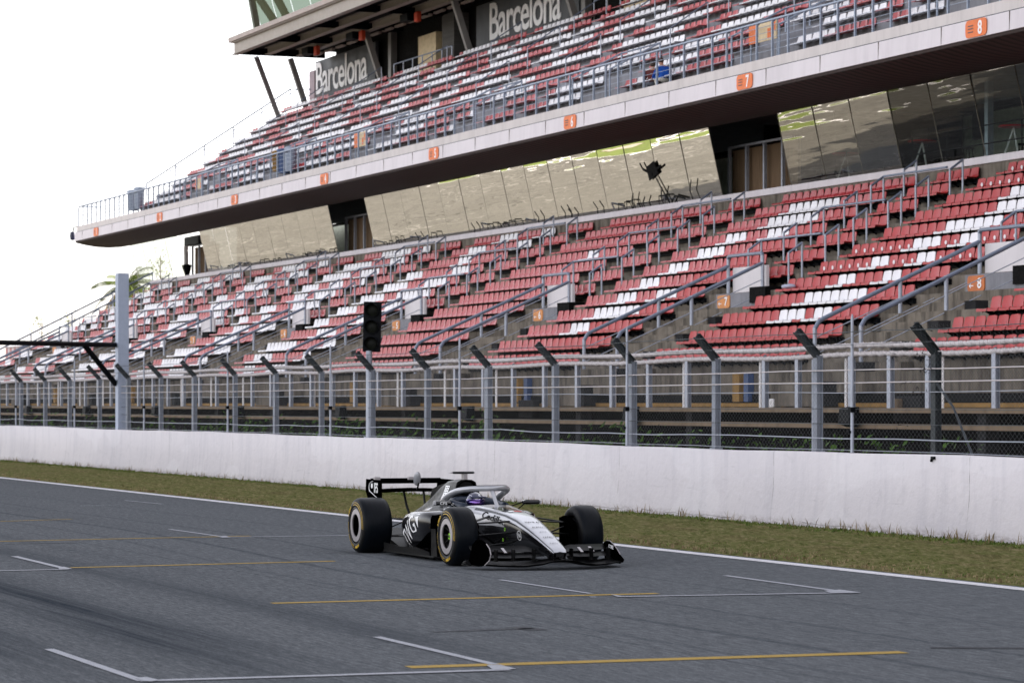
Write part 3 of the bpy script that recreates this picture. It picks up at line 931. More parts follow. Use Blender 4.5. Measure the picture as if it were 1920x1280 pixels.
m.build('stake', M['white'], wf, off=WO, smooth=True)
def rope(z, y, r, nm):
    m = MB(); X = XL; n = 6
    step = .11; i = 0
    while X < XD:
        o = len(m.v)
        for j in range(n):
            an = 2*math.pi*j/n + i * .9; rr = r * (1.0 + .16 * math.cos(2*(2*math.pi*j/n) ))
            m.v.append((X, y + rr*math.cos(an), z + .02*math.sin(X*.8) + rr*math.sin(an)))
        if i:
            for j in range(n):
                j2 = (j+1) % n; m.f.append([o-n+j, o-n+j2, o+j2, o+j]); m.m.append(0)
        X += step; i += 1
    return m.build(nm, M['rope'], wf, off=WO, smooth='all', fix=False)
rope(3.10, 28.55, .062, 'rope'); rope(2.93, 28.58, .062, 'rope')
m = MB(); m.add([(XL,28.62,1.87),(XR,28.62,1.87),(XR,28.62,2.9),(XL,28.62,2.9)], [(0,1,2,3)]); m.build('wire_mesh', M['net_dk'], wf, off=WO, fix=False)
# floodlights on the edge beam
fl = None
for k in range(-1, 8):
    iv = 7.576e-4 - .583e-4 * k; X = XC(1/iv - 1265, 28.3)
    if fl is None:
        m = MB(); m.prism([(-.18,1.50),(.02,1.42),(.08,1.62),(.06,1.84),(-.16,1.80)], -.24, .24, 'x'); 
        fl = m.build('floodlight', M['black'], None, bevel=.02); o = fl
        m = MB(); m.box(-.03, .03, .04, .1, 1.7, 1.8); m.build('bracket', M['black'], fl)
    else: o = copy_tree(fl)
    o.location = (X, 28.30, 0.06)
    tag(o, 'black floodlight box under the lower seats, %s from the left' % ['first','second','third','fourth','fifth','sixth','seventh','eighth','ninth'][k+1], 'floodlight', 'floodlights on the walkway beam')
# boxes lying in the undercroft
for (px, y0, w_, z0, z1, mt) in ((1700, 28.9, .55, 1.62, 2.10, 'conc_dk'), (1678, 28.8, .12, 1.78, 2.05, 'beam'), (1445, 28.9, .12, 1.87, 2.06, 'white'), (985,28.9,.5,1.6,2.05,'conc_dk')):
    X = XC(px, y0); m = MB(); m.box(X - w_, X + w_, y0, y0 + .2, z0, z1)
    G(m, 'service_box', M[mt], bevel=.02)

# ---- mirror glass wall between the tiers
mods = [(-157.7,-148.4,'clear'),(-144.0,-123.5,'bronze'),(-118.6,-85.06,'bronze'),(-80.3,-26.0,'bronze2')]
CB, CT, ZB, ZT = 40.96, 40.42, 8.40, 10.72
for (xa, xb, gm) in mods:
    n_ = max(2, round((xb - xa) / 2.25)); L_ = (xb - xa) / n_
    for i in range(n_):
        x0, x1 = xa + i*L_ + .008, xa + (i+1)*L_ - .008
        wob = math.sin(i * 1.7 + xa) * .012; wb2 = math.cos(i * 2.9 + xa) * .010
        m = MB(); vs = []; ns, nt = 4, 5
        for a in range(ns + 1):
            for c in range(nt + 1):
                u, v = a/ns, c/nt
                vs.append((x0 + (x1-x0)*u, CB + (CT-CB)*v + wob*(v-.5)*math.sin(u*3.14) + wb2*(u-.5), ZB + (ZT-ZB)*v + TZ(x0)*v))
        m.add(vs, [(a*(nt+1)+c, (a+1)*(nt+1)+c, (a+1)*(nt+1)+c+1, a*(nt+1)+c+1) for a in range(ns) for c in range(nt)])
        mt = 'seethru' if x0 > -75 else gm
        G(m, 'glass_pane', M[mt], smooth='all', fix=False)
    m = MB()
    for i in range(n_ + 1):
        x0 = xa + i*L_
        m.hexa([(x0-.004,CB-.006,ZB),(x0+.004,CB-.006,ZB),(x0+.004,CB+.02,ZB),(x0-.004,CB+.02,ZB),
                (x0-.004,CT-.006,ZT),(x0+.004,CT-.006,ZT),(x0+.004,CT+.02,ZT),(x0-.004,CT+.02,ZT)])
    G(m, 'glass_joint', M['seam'], each=True)
# rooms behind the glass
m = MB(); m.box(-149, -27, 41.1, 47.0, 8.30, 8.385); G(m, 'lounge_floor', pm('lounge floor', (.30,.31,.30), .6))
m = MB(); m.box(-147.3, -27, 46.9, 47.1, 8.39, 10.8); G(m, 'lounge_wall', pm('lounge wall', (.55,.62,.54), .8))
for (xa, xb, gm) in mods[1:]:
    for x in (xa, xb):
        m = MB(); m.box(x - .05, x + .05, 42.4, 46.8, 8.39, 10.8); G(m, 'side_wall', M['dark'])
for (xa, xb) in ((-123.45, -118.65), (-85.0, -80.36), (-148.35,-144.05)):
    m = MB(); m.box(xa - .9, xb - 1.0, 41.7, 41.8, 8.39, 10.0); G(m, 'slatted_screen', pm('brown cladding', (.22,.16,.11), .8, var=.25, scale=3, stretch=(6,1,.4)))
    m = MB()
    for i in range(4):
        x = xa - .85 + i * 1.25; m.box(x, x + .09, 41.5, 41.6, 8.39, 10.05)
    m.box(xa - .85, xb - 1.0, 41.5, 41.6, 10.05, 10.12)
    G(m, 'screen_frame', M['galv'], each=True)
    m = MB(); m.box(xa - .1, xb + .1, 44.4, 44.5, 8.4, 10.9); G(m, 'recess', M['dark'])
def gp(px, py, c): return XC(px, c), ZC(px, py, c)
m = MB(); x0, z0 = gp(345, 462, 41.3); x1, z1 = gp(372, 440, 41.3); m.box(x0, x1, 41.3, 41.9, z0, z1); G(m, 'duct_box', M['black'], bevel=.03)
x0, z0 = gp(349, 496, 41.2); m = MB(); m.tube([(x0, 41.2, z0), (x0, 41.2, z0 + .95)], .12, 10); G(m, 'pipe', M['panelw'], smooth=True)
m = MB(); m.tube([(x0 + .1, 41.2, z0 - .05), (x0 + .25, 41.2, 8.42)], [.26, .08], 10); G(m, 'funnel', M['black'], smooth=True)
# lounge furniture (seen through the right hand glass)
st = None; tb = None
rf = random.Random(4)
for i in range(16):
    X = -79.3 + i * 1.55 + rf.uniform(-.2, .2); Y = 42.3 + (i % 3) * .8
    if i % 3 == 0:
        if tb is None:
            m = MB(); m.lathe([(0,1.06),(.40,1.06),(.42,1.04),(.40,1.01),(0,1.01)], (0,0,0), 'z', 24); tb = m.build('bar_table', pm('red table top', (.6,.03,.04), .35), None, smooth=True)
            for a in range(3):
                q = MB(); an = a*2.094; q.tube([(0,0,1.0),(.34*math.cos(an), .34*math.sin(an), 0)], .022, 6); q.build('leg', M['white'], tb, smooth=True)
            o = tb
        else: o = copy_tree(tb)
        o.location = (X, Y, 8.39); tag(o, 'high round red bar table behind the right hand glass, %s from the left' % ['first','second','third','fourth','fifth','sixth'][i//3], 'bar table', 'bar tables in the lounge')
    else:
        if st is None:
            m = MB(); m.lathe([(0,.76),(.17,.76),(.18,.74),(.17,.72),(0,.72)], (0,0,0), 'z', 18); st = m.build('bar_stool', M['black'], None, smooth=True)
            for a in range(4):
                q = MB(); an = a*1.571+.78; q.tube([(.12*math.cos(an), .12*math.sin(an),.73),(.22*math.cos(an), .22*math.sin(an), 0)], .014, 6); q.build('leg', M['black'], st, smooth=True)
            q = MB(); q.lathe([(.175,.25),(.19,.26),(.175,.27),(.16,.26)], (0,0,0), 'z', 18, closed=True); q.build('foot_ring', M['black'], st, smooth=True)
            o = st
        else: o = copy_tree(st)
        o.location = (X, Y - .2, 8.39); tag(o, 'black bar stool behind the lounge glass, %s from the left' % 'zero first second third fourth fifth sixth seventh eighth ninth tenth'.split()[i - i // 3], 'bar stool', 'bar stools in the lounge')
m = MB()
for z in (.55, 1.05): m.tube([(-79.8, 41.5, 8.39 + z), (-30, 41.5, 8.39 + z)], .02, 6)
for i in range(26): m.tube([(-79.8 + i*1.95, 41.5, 8.39), (-79.8 + i*1.95, 41.5, 9.44)], .02, 6)
G(m, 'lounge_rail', M['black'], smooth=True)
for px in (1857, 1860+0):
    pass
m = MB(); Xp = XC(1855, 42.0); m.box(Xp - .09, Xp + .09, 41.9, 42.08, 8.39, 10.7); G(m, 'lounge_column', M['galv'])
m = MB(); Xp = XC(1835, 43.0); m.box(Xp - .35, Xp + .35, 43.0, 43.1, 9.35, 10.25); m.box(Xp-4.2, Xp-3.2, 43.2, 43.3, 9.4, 9.95); G(m, 'lounge_screen', M['black'], each=True)

# ---- balcony: fascia, soffit, slab
XBL = -155.0
def yloft(prof, xs, name, m, **k):
    mb = MB(); rings = [[(x, y, z + TZ(x)) for (y, z) in prof] for x in xs]
    mb.loft(rings, closed=True, caps=True); return G(mb, name, m, **k)
xs_ = [XBL, XR]
yloft([(36.86,11.095),(36.86,11.39),(37.0,11.40),(37.0,11.095)], xs_, 'fascia_cap', M['face2'], bevel=.01)
yloft([(36.76,10.62),(36.78,11.075),(36.9,11.085),(36.9,10.62)], xs_, 'fascia_band', M['face'], bevel=.008)
yloft([(36.80,11.07),(36.80,11.10),(37.0,11.10),(37.0,11.07)], xs_, 'fascia_groove', M['galv_dk'])
yloft([(36.79,10.54),(36.79,10.62),(36.95,10.62),(36.95,10.53)], xs_, 'drip_edge', pm('brown drip edge', (.07,.05,.045), .7))
sof = [(36.82,10.53),(37.3,10.42),(37.9,10.33),(38.6,10.30),(39.3,10.36),(39.9,10.47),(40.5,10.66)]
yloft(sof + [(40.5,11.3),(37.0,11.3),(36.82,11.0)], xs_, 'soffit', M['slat'], smooth=True)
m = MB(); m.box(XBL, XR, 36.95, 37.62, 11.2, 11.30); G(m, 'balcony_slab', M['step'], shear=True)
# seams of the band
m = MB(); X = XBL + 1.6
while X < XD: m.box(X, X + .010, 36.757, 36.80, 10.63, 11.07); X += 3.19
G(m, 'panel_seam', M['conc'], shear=True, each=True)
# balcony numbers
for k in range(1, 9):
    X = -150.3 + (k - 1) * 12.56; z = 10.85 + TZ(X)
    m = MB(); m.prism([(X + p[0], z + p[1]) for p in rounded(.98, .42, .12)], 36.735, 36.755, 'y')
    s_ = G(m, 'balcony_sign', M['orange'])
    m = place(text_mb(str(k), .34, .85, .006, .025), (X + .20, 36.730, z)); G(m, 'digit', M['white'], parent=s_)
    m = MB()
    for dz in (.07, -.0, -.08): m.box(X - .36, X - .12, 36.728, 36.734, z + dz - .012, z + dz + .012)
    G(m, 'small_print', M['gpanel'], parent=s_)
# ---- upper terrace
pu = [(37.6, 10.9), (37.6, tu(0))]
for k in range(1, 10): pu += [(cu(k-1) + .40, tu(k-1)), (cu(k-1) + .40, tu(k))]
pu += [(46.3, tu(9)), (46.3, 10.9)]
XUL = -144.6
m = MB(); rings = [[(x, y, z + TZ(x)) for (y, z) in pu] for x in (XUL, XR)]; m.loft(rings); G(m, 'upper_terrace', M['step'])
# back wall of the upper tier
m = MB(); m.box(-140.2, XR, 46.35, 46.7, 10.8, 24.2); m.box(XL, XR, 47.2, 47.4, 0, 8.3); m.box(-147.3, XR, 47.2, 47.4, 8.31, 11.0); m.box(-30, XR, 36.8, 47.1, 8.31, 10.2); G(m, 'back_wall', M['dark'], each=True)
for (xa, xb, xt) in ((-142.2, -133.1, -138.1), (-119.8, -108.5, -114.2), (-96.8, -85.6, -91.2)):
    m = MB(); m.box(xa, xb, 45.95, 46.12, 16.0, 19.0)
    s_ = G(m, 'name_panel', M['gpanel'])
    m = place(text_mb('Barcelona', 1.58, .92, .03, .012, spacing=.93), (0, 45.925, 18.12))
    xs2 = [v[0] for v in m.v]; k_ = 7.85 / (max(xs2) - min(xs2)); cx_ = (max(xs2)+min(xs2))/2
    m.v = [(xt + (v[0] - cx_) * k_, v[1], v[2]) for v in m.v]
    G(m, 'lettering', M['white'], parent=s_)
m = MB(); m.box(-143.1, -142.25, 45.9, 46.0, 16.2, 18.6); G(m, 'end_screen', pm('pale mesh screen', (.42,.36,.38), .7))
# openings, doors and columns in the back wall between the panels
for base in (-131.0, -108.0, -84.5):
    m = MB(); m.box(base + 4.0, base + 6.3, 45.9, 46.2, 16.2, 18.5); G(m, 'back_door', M['cream'])
    m = MB(); m.box(base + 7.9, base + 9.4, 45.6, 46.3, 16.2, 19.0); G(m, 'ribbed_column', pm('ribbed grey cladding', (.13,.125,.12), .7, var=.3, scale=4, stretch=(.1,.1,14)))
    m = MB(); m.box(base - .4, base, 46.0, 46.3, 16.2, 19.2); G(m, 'door_frame', M['strut'])
    X0, X1 = base + 3.0, base + 10.5
    if base > -90: continue
    m0 = [[(X0, 45.1, 17.35), (X1, 45.1, 17.35)]]
    handrail('back_railing', m0, [[(X0 + (X1-X0)*i/6, 45.1, 16.3), (X0 + (X1-X0)*i/6, 45.1, 17.34)] for i in range(7)],
        'grey tube railing along the back of the upper seats in front of the %s dark opening' % ('left' if base < -120 else 'right'), .03)
# ---- roof slab, beams, struts
XRL = -140.3
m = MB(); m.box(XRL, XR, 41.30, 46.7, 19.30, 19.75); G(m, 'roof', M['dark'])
m = MB(); m.box(XRL - .3, XR, 40.95, 41.32, 19.55, 19.78); G(m, 'gutter', M['gut'], bevel=.02)
def ibeam(c, z0, z1, xa, xb, nm='roof_beam', mt='ibeam', w=.16):
    m = MB(); m.box(xa, xb, c - .012, c + .012, z0 + .03, z1); m.box(xa, xb, c - w, c + w, z0, z0 + .03); m.box(xa, xb, c - w, c + w, z1, z1 + .03)
    G(m, nm, M[mt])
ibeam(41.18, 18.93, 19.50, XRL, XR); ibeam(42.7, 18.95, 19.26, XRL + .6, XR); ibeam(44.3, 18.95, 19.26, XRL + .6, XR)
sx_ = [-141.0 + 11.5 * k for k in range(10)]
m = MB(); X = XRL + .05
while X < XD: m.box(X, X + .05, 41.2, 45.8, 18.96, 19.29); X += 5.75
G(m, 'roof_rib', M['black'], each=True)
m = MB(); X = XRL + 1
while X < XD: m.box(X, X + 1.2, 44.9, 45.05, 18.93, 19.02); X += 1.7
G(m, 'soffit_light_strip', M['gut'], each=True)
for k, X in enumerate(sx_):
    m = MB(); m.tube([(X, 44.25, 18.97), (X - .4, 45.35, 16.2)], .17, 4, up=(0,1,.2)); G(m, 'strut', M['strut'])
    if k == 0:
        m = MB(); m.tube([(X, 42.5, 18.97), (X - 1.2, 44.1, 16.0)], .15, 4, up=(0,1,.2)); G(m, 'strut', M['strut'])
for (px, py) in ((594,95),(679,67),(783,32)):
    X = XC(px, 44.0); z = ZC(px, py, 44.0); m = MB(); m.box(X - .22, X + .22, 43.9, 44.1, z - .22, z + .22); G(m, 'orange_box', M['oboxes'], bevel=.04)
    m = MB(); m.box(X - 1.5, X - .5, 43.7, 44.1, z - .1, z + .25); G(m, 'hanging_speaker', M['black'], bevel=.04)
# ---- glass lounge on the roof
def leanpane(x0, x1, z0, z1, mt, nm='roof_glass'):
    m = MB(); c0, c1 = 41.2, 41.2 - .29 * (z1 - z0)
    m.add([(x0,c0,z0),(x1,c0,z0),(x1,c1,z1),(x0,c1,z1)], [(0,1,2,3)]); G(m, nm, mt, fix=False)
X = -141.8; i = 0
while X < XD:
    w_ = 5.9 if i == 0 else 2.6
    leanpane(X + .02, X + w_ - .02, 19.8, 23.6, M['clear'] if i == 0 else M['green']); X += w_; i += 1
m = MB(); m.box(-142.2, XR, 39.8, 46.8, 23.6, 24.2); G(m, 'top_roof', M['ibeam'])
m = MB(); m.box(-135.9, XR, 45.0, 45.2, 19.8, 23.6); G(m, 'roof_lounge_wall', pm('dark green wall', (.03,.045,.03), .8))
for (a, c) in (((-139.9,42.3,19.8),(-140.0,41.6,23.6)),((-139.9,42.3,23.4),(-137.0,43.2,19.8)),((-140.0,42.0,22.2),(-138.2,43.0,19.8))):
    m = MB(); m.tube([a, c], .20, 4); G(m, 'roof_brace', M['galv_dk'])
# ---- balcony railing
br = empty('balcony_railing', (-90, 36.93, 11.4), 'long blue grey railing of slim posts on top of the white balcony band', 'railing')
BO = br.location; m0 = MB()
m0.prism([(-.03,-.02),(.03,-.02),(.03,.95),(.11,1.03),(.05,1.05),(-.03,.98)], -.021, .021, 'x')
xs3 = []; X = XC(1389, 36.9)
while X > XBL + .3: X -= .956
while X < XD: xs3.append(X); X += .956
far = xs3[:max(0, len(xs3) - 100)]; near = xs3[len(far):]
fpost = None
for X in near:
    if fpost is None: o = fpost = m0.build('post', M['rail_bl'], br, fix=False)
    else: o = relink(fpost, br)
    o.location = (X - BO.x, 0, TZ(X))
m = MB()
for X in far: m.add([(x + X - BO.x, y, z + TZ(X)) for (x, y, z) in m0.v], m0.f)
o = m.build('post', M['rail_bl'], br, fix=False); tag(o, kind='stuff')
m = MB()
for z, r_ in ((.20,.008),(.37,.008),(.54,.008),(.71,.008),(.88,.008)):
    m.tube([(XBL + .2, 36.93, 11.4 + z + TZ(XBL)), (XR, 36.93, 11.4 + z + TZ(XR))], r_, 5)
m.build('guard_wire', M['rail_bl'], br, off=BO)
m = MB(); m.tube([(XBL + .25, 36.95, 11.4+1.03 + TZ(XBL)), (XR, 36.95, 11.4+1.03 + TZ(XR))], .035, 8)
m.tube([(XBL + .25, 36.95, 12.35 ), (XBL+.1, 38.2, 12.35)], .03, 6)
m.tube([(XUL, 37.2, 12.3), (XUL - .1, 46.0, 18.0)], .022, 6)
m.build('top_rail', M['rail_bl'], br, off=BO, smooth=True)
# handrail at the left end of both tiers
pts = [(XL - .25, 29.6, 3.4), (XL - .25, 40.4, 8.85)]
handrail('end_railing', [pts, [(p[0], p[1], p[2] - .45) for p in pts]], [[(XL - .25, 29.6 + 2.16*i, 2.4 + 1.09*i), (XL - .25, 29.6 + 2.16*i, 3.4 + 1.09*i)] for i in range(6)], 'x', .045)
pts = [(XUL - .35, 38.0, 12.9), (XUL - .35, 45.5, 17.9), (XUL + 1.8, 45.9, 17.7)]
handrail('end_railing', [pts], [[(XUL - .35, 38.0 + 1.5*i, 11.9 + 1.0*i), (XUL - .35, 38.0 + 1.5*i, 12.9 + 1.0*i)] for i in range(6)], 'x', .032)
# small camera on the left tip of the balcony
cc = empty('security_camera', (XBL, 37.1, 11.3), 'tiny dark security camera on an arm at the left tip of the balcony', 'camera')
m = MB(); m.tube([(0,0,0),(-.7,-.05,.06),(-1.25,-.1,.02),(-1.45,-.1,-.2)], .03, 6); m.build('arm', M['galv_dk'], cc, smooth=True)
m = MB(); m.lathe([(0,-.45),(.13,-.42),(.16,-.2),(.13,0),(0,.02)], (-1.5,-.1,-.2), 'z', 14); m.build('housing', pm('dark blue camera', (.03,.035,.09), .4), cc, smooth=True)

# added dark shapes imitating handrail and screen reflections in the mirror glass
rk = random.Random(12)
kp = [(560,.35),(585,.4),(610,.35),(712,.3),(735,.45),(775,.5),(800,.4),(880,.55),(905,.4),(925,.35),(945,.4),(1000,.6),(1050,.65),(1062,.5),(1110,.6),(1150,.4),(1165,.45),(1180,.7),(1200,.5),(1225,.45),(1235,.75),(1290,.85),(420,.3),(450,.3),(480,.35),(505,.3)]
ordk = 'first second third fourth fifth sixth seventh eighth ninth tenth eleventh twelfth thirteenth fourteenth fifteenth sixteenth seventeenth eighteenth nineteenth twentieth twenty-first twenty-second twenty-third twenty-fourth twenty-fifth twenty-sixth'.split()
for i, (px, h) in enumerate(sorted(kp)):
    c = 40.62; X = XC(px, c); sgn = rk.choice((-1, 1)); m = MB()
    w_ = rk.uniform(.35, .8)
    h *= .85
    if h > .42: m.tube([(0,0,0),(-.22*sgn*.6,0,h*.55),(.12*sgn,0,h)], .036, 6)
    else: m.tube([(0,0,0),(w_*.2,0,h),(w_,-.04,h*.9),(w_*1.25,-.04,0)], .026, 6)
    m.v = [(x, y*.3 + .22 - .233*z, z) for (x, y, z) in m.v]
    o = m.build('rail_reflection', M['black'], None, smooth=True); o.location = (X, c, 8.40)  # added tube shaped as a mirrored handrail, set close to the glass
    tag(o, 'dark shape imitating a handrail reflection in the mirror glass, %s from the left' % ordk[i], 'frame', 'dark reflection shapes along the mirror glass')
ts = empty('screen_reflection', (XC(1238, 40.5), 40.5, 8.40), 'tilted dark shape imitating a screen reflection in the mirror glass', 'reflection shape')  # added shape; its stand, panel and arms imitate a mirrored screen
m = MB(); m.tube([(0,0,0),(-.75,0,1.02)], .04, 6); m.tube([(-.1,0,0),(.45,-.05,.32),(1.2,-.05,.18)], .035, 6); m.v = [(x, y*.3 + .40 - .233*z, z) for (x, y, z) in m.v]; m.build('stand', M['black'], ts, smooth=True)
m = MB(); m.add([(-1.25,-.04,.92),(-.45,-.04,1.12),(-.62,-.04,1.52),(-1.30,-.04,1.36),(-1.25,.04,.92),(-.45,.04,1.12),(-.62,.04,1.52),(-1.30,.04,1.36)], [(0,1,2,3),(7,6,5,4),(0,4,5,1),(1,5,6,2),(2,6,7,3),(3,7,4,0)]); m.v = [(x, y*.3 + .40 - .233*z, z) for (x, y, z) in m.v]; m.build('panel', M['black'], ts)
m = MB(); m.tube([(-.9,-.05,1.1),(-1.55,-.05,1.32),(-1.7,-.05,1.52)], .05, 6); m.v = [(x, y*.3 + .40 - .233*z, z) for (x, y, z) in m.v]; m.build('arm', M['black'], ts, smooth=True)
m = MB(); m.tube([(-.5,-.05,1.25),(-.1,-.05,1.34)], .04, 6); m.v = [(x, y*.3 + .40 - .233*z, z) for (x, y, z) in m.v]; m.build('arm', M['black'], ts, smooth=True)
# ================================================================ seats
def seat_geo(cols, prof, w=.405, thick=.018):
    m = MB(); n = len(prof); zt = prof[-1][1]
    def pt(i, j, off=0):
        u = i / cols * 2 - 1; y, z = prof[j]
        k = max(0, (z - .10) / (zt - .10))
        ww = w / 2 * (1 - .10 * k)
        if j == n - 1: ww *= .84; z -= .012 * abs(u)
        dish = .030 * u * u * (1 if j > 1 else .2)
        if z > .05: y2 = y - dish; z2 = z
        else: y2 = y; z2 = z + dish * .7
        if off:
            if z > .05: y2 += thick
            else: z2 -= thick
        return (w/2 + ww * u, y2, z2)
    o1 = len(m.v)
    for off in (0, 1):
        for i in range(cols + 1):
            for j in range(n): m.v.append(pt(i, j, off))
    a = lambda s_, i, j: s_ * (cols+1) * n + i * n + j
    for i in range(cols):
        for j in range(n - 1):
            m.f.append([a(0,i,j), a(0,i+1,j), a(0,i+1,j+1), a(0,i,j+1)]); m.m.append(0)
            m.f.append([a(1,i,j), a(1,i,j+1), a(1,i+1,j+1), a(1,i+1,j)]); m.m.append(0)
        for j in (0, n-1): m.f.append([a(0,i,j), a(1,i,j), a(1,i+1,j), a(0,i+1,j)]); m.m.append(0)
    for j in range(n - 1):
        for i in (0, cols): m.f.append([a(0,i,j), a(0,i,j+1), a(1,i,j+1), a(1,i,j)]); m.m.append(0)
    return m
PROF = [(0,-.030),(.003,-.004),(.03,.004),(.18,-.008),(.30,-.004),(.345,.025),(.372,.10),(.392,.19),(.404,.25),(.408,.282)]
hi = seat_geo(6, PROF)
lo = seat_geo(2, [(0,-.030),(.02,.0),(.32,-.0),(.38,.10),(.408,.285)])
brk_shade = MB()
brk_shade.prism([(.06,-.035),(.40,-.035),(.40,-.20),(.34,-.17)], .19, .22, 'x', 0)
brk_shade.box(-.01, .434, .31, .395, -.15, -.034, 0)  # black box stands in for the shade under the seat pan
brk_shade.add([(.185,.02,-.033),(.225,.02,-.033),(.205,.03,-.075),(.205,.10,-.036)], [(0,1,2),(1,3,2),(3,0,2)], 1)
hi_me = {}
def near_seat(col):
    if col not in hi_me:
        o = hi.build('stadium_seat', M[col], None, smooth=True)
        b_ = brk_shade.build('bracket', [M['black'], M['beam']], o, fix=False)  # bracket together with the black under-seat shade box
        hi_me[col] = [o, b_, False]
    rec = hi_me[col]
    if not rec[2]: rec[2] = True; return rec[0]
    o = relink(rec[0]); relink(rec[1], o)
    return o
E = {  # colours of the blocks nearest the camera, counted from the photo
 0: {2:'RRRRRRRWWWRWWRRRRR',3:'RRRRRRWWWWWWWRRRRR',4:'RRRRRRWWRRRWWRRRRR',5:'RRRRRRWWRRRWWRRRRR',6:'RRRRRRRWWWRRWWRRRR',7:'RRRRRRRWWWWWWRRRRR',
     8:'RRRRRRRRRWWWWRRRRR',9:'RRRRRRRWWWWRRRRRRR',10:'RRRRRRRRRRRRRRRRRR',11:'RRRRRRRRRRRRRRRRRR',0:'R'*18,1:'R'*18},
 -1:{0:'R'*18,1:'R'*18,2:'RRRRRRRWWWRRRRRRRR',3:'RRRRRRWWWWWWWRRRRR',4:'RRRRRWWWRRRWWWRRRR',5:'RRRRWWWRRRRRRRRRRR',6:'RRRRWWWRRRRRRRRRRR',
     7:'RRRRWWWWRRRRRRRRRR',8:'RRRRWWWRRRWWWRRRRR',9:'RRRRRRWWWWWWWRRRRR',10:'RRRRRWWWWWWWRRRRRR',11:'RRRRRRRWWWRRRRRRRR'},
 -2:{0:'R'*18,1:'R'*18,2:'R'*18,3:'R'*18,4:'R'*18,5:'R'*18,6:'R'*18,7:'R'*18,8:'R'*18,9:'R'*18,10:'R'*18,11:'R'*18},
 1: {k:'R'*18 for k in range(12)},
}
E[-1][11] = 'R'*18; E[-2][8] = 'RRRRRRRRRRWWRRRRRR'
rs = random.Random(99)
def runs(n, pw, ln=(3, 8), start=None):
    s_ = ''; c_ = start or ('W' if rs.random() < pw else 'R')
    while len(s_) < n:
        l_ = rs.randint(*ln) if c_ == 'W' else max(2, int(rs.randint(*ln) * (1 - pw) * 1.7))
        s_ += c_ * l_; c_ = 'R' if c_ == 'W' else 'W'
    return s_[:n]
lower = []      # (x, y, z, colour, text)
rown = ['bottom','second','third','fourth','fifth','sixth','seventh','eighth','ninth','tenth','eleventh','top']
for n in range(-7, 3):
    x0 = GX + n * LSEC
    for k in range(12):
        if n in E and k in E[n]: pat = E[n][k]
        else:
            pw = {-3:.35,-4:.5}.get(n, .55); pat = runs(18, pw)
        for i in range(18):
            x = x0 + i * .444
            if k >= 5 and n < 3: pass
            if x < XL + .1 or x > -27.5: continue
            lower.append((x, ck(k), tz(k) + .40, pat[i], n, k, i, 'main'))
        if k >= 5:      # short block between the two upper gangways
            xs_0 = x0 - 3.65
            spat = 'RRRRR' if (n > -3 or rs.random() < .8) else 'WWWRR'
            for i in range(5):
                x = xs_0 + i * .444
                if XL + .1 < x < -27.5: lower.append((x, ck(k), tz(k) + .40, spat[i], n, k, i, 'short'))
def inview(x, y, z):
    px, py = PX(x + .2, y + .2, z + .1); return -6 < px < 1926 and -6 < py < 1290
def dist(s_): return -s_[0] * CA + s_[1] * SA
cand = sorted([s_ for s_ in lower if inview(*s_[:3]) and not (s_[5] == 0 and False)], key=dist)
near_s = cand[:300]; nset = set(id(s_) for s_ in near_s)
ordw = 'first second third fourth fifth sixth seventh eighth ninth tenth eleventh twelfth thirteenth fourteenth fifteenth sixteenth seventeenth eighteenth'.split()
ordn = lambda i: {1:'1st',2:'2nd',3:'3rd'}.get(i, '%dth' % i)
for s_ in near_s:
    x, y, z, c_, n, k, i, kind_ = s_
    o = near_seat('red' if c_ == 'R' else 'swhite'); o.location = (x, y, z)
    colr = 'red' if c_ == 'R' else 'white'
    gw = {7:'seven',8:'eight',6:'six',5:'five',4:'four'}[7 + n]
    blk = ('block right of gate %s' % gw) if kind_ == 'main' else ('short block above gate %s' % gw)
    tag(o, '%s seat, %s from the left, %s row, %s' % (colr, ordw[i], rown[k], blk), 'seat', 'stadium seats of the lower stand')
    if kind_ == 'main' and n in (0, 1) and k in (5, 6, 10, 11):
        if 'stk' not in hi_me:
            q = MB(); q.lathe([(0,0),(.03,0),(.052,.001)], (0,0,0), 'y', 12)
            hi_me['stk'] = q.build('sticker', M['swhite'] if True else None, o, fix=False); sk = hi_me['stk']
        else: sk = relink(hi_me['stk'], o)
        sk.location = (.255, .330, .105)
        if c_ == 'W': bpy.data.objects.remove(sk) if sk is not hi_me['stk'] else None
sm = MB()
def addseat(x, y, z, c_, shade_strip=True, sx=1.0, sz=1.0):
    mi = 0 if c_ == 'R' else (1 if c_ == 'W' else 3)
    o = len(sm.v)
    sm.v.extend([(vx * sx + x, vy + y, vz * sz + z) for (vx, vy, vz) in lo.v])
    for f in lo.f: sm.f.append([q + o for q in f]); sm.m.append(mi)
    if shade_strip:
        sm.add([(x,y+.31,z-.034),(x+.44,y+.31,z-.034),(x+.44,y+.31,z-.15),(x,y+.31,z-.15),(x,y+.38,z-.15),(x+.44,y+.38,z-.15)], [(0,1,2,3),(3,2,5,4)], 2)  # black strip in place of the shade beneath far seats
for s_ in lower:
    if id(s_) in nset: continue
    if s_[0] > -40 and False: continue
    c_ = s_[3]
    if c_ == 'R' and s_[0] < -70: c_ = 'P'
    addseat(s_[0], s_[1], s_[2], c_)
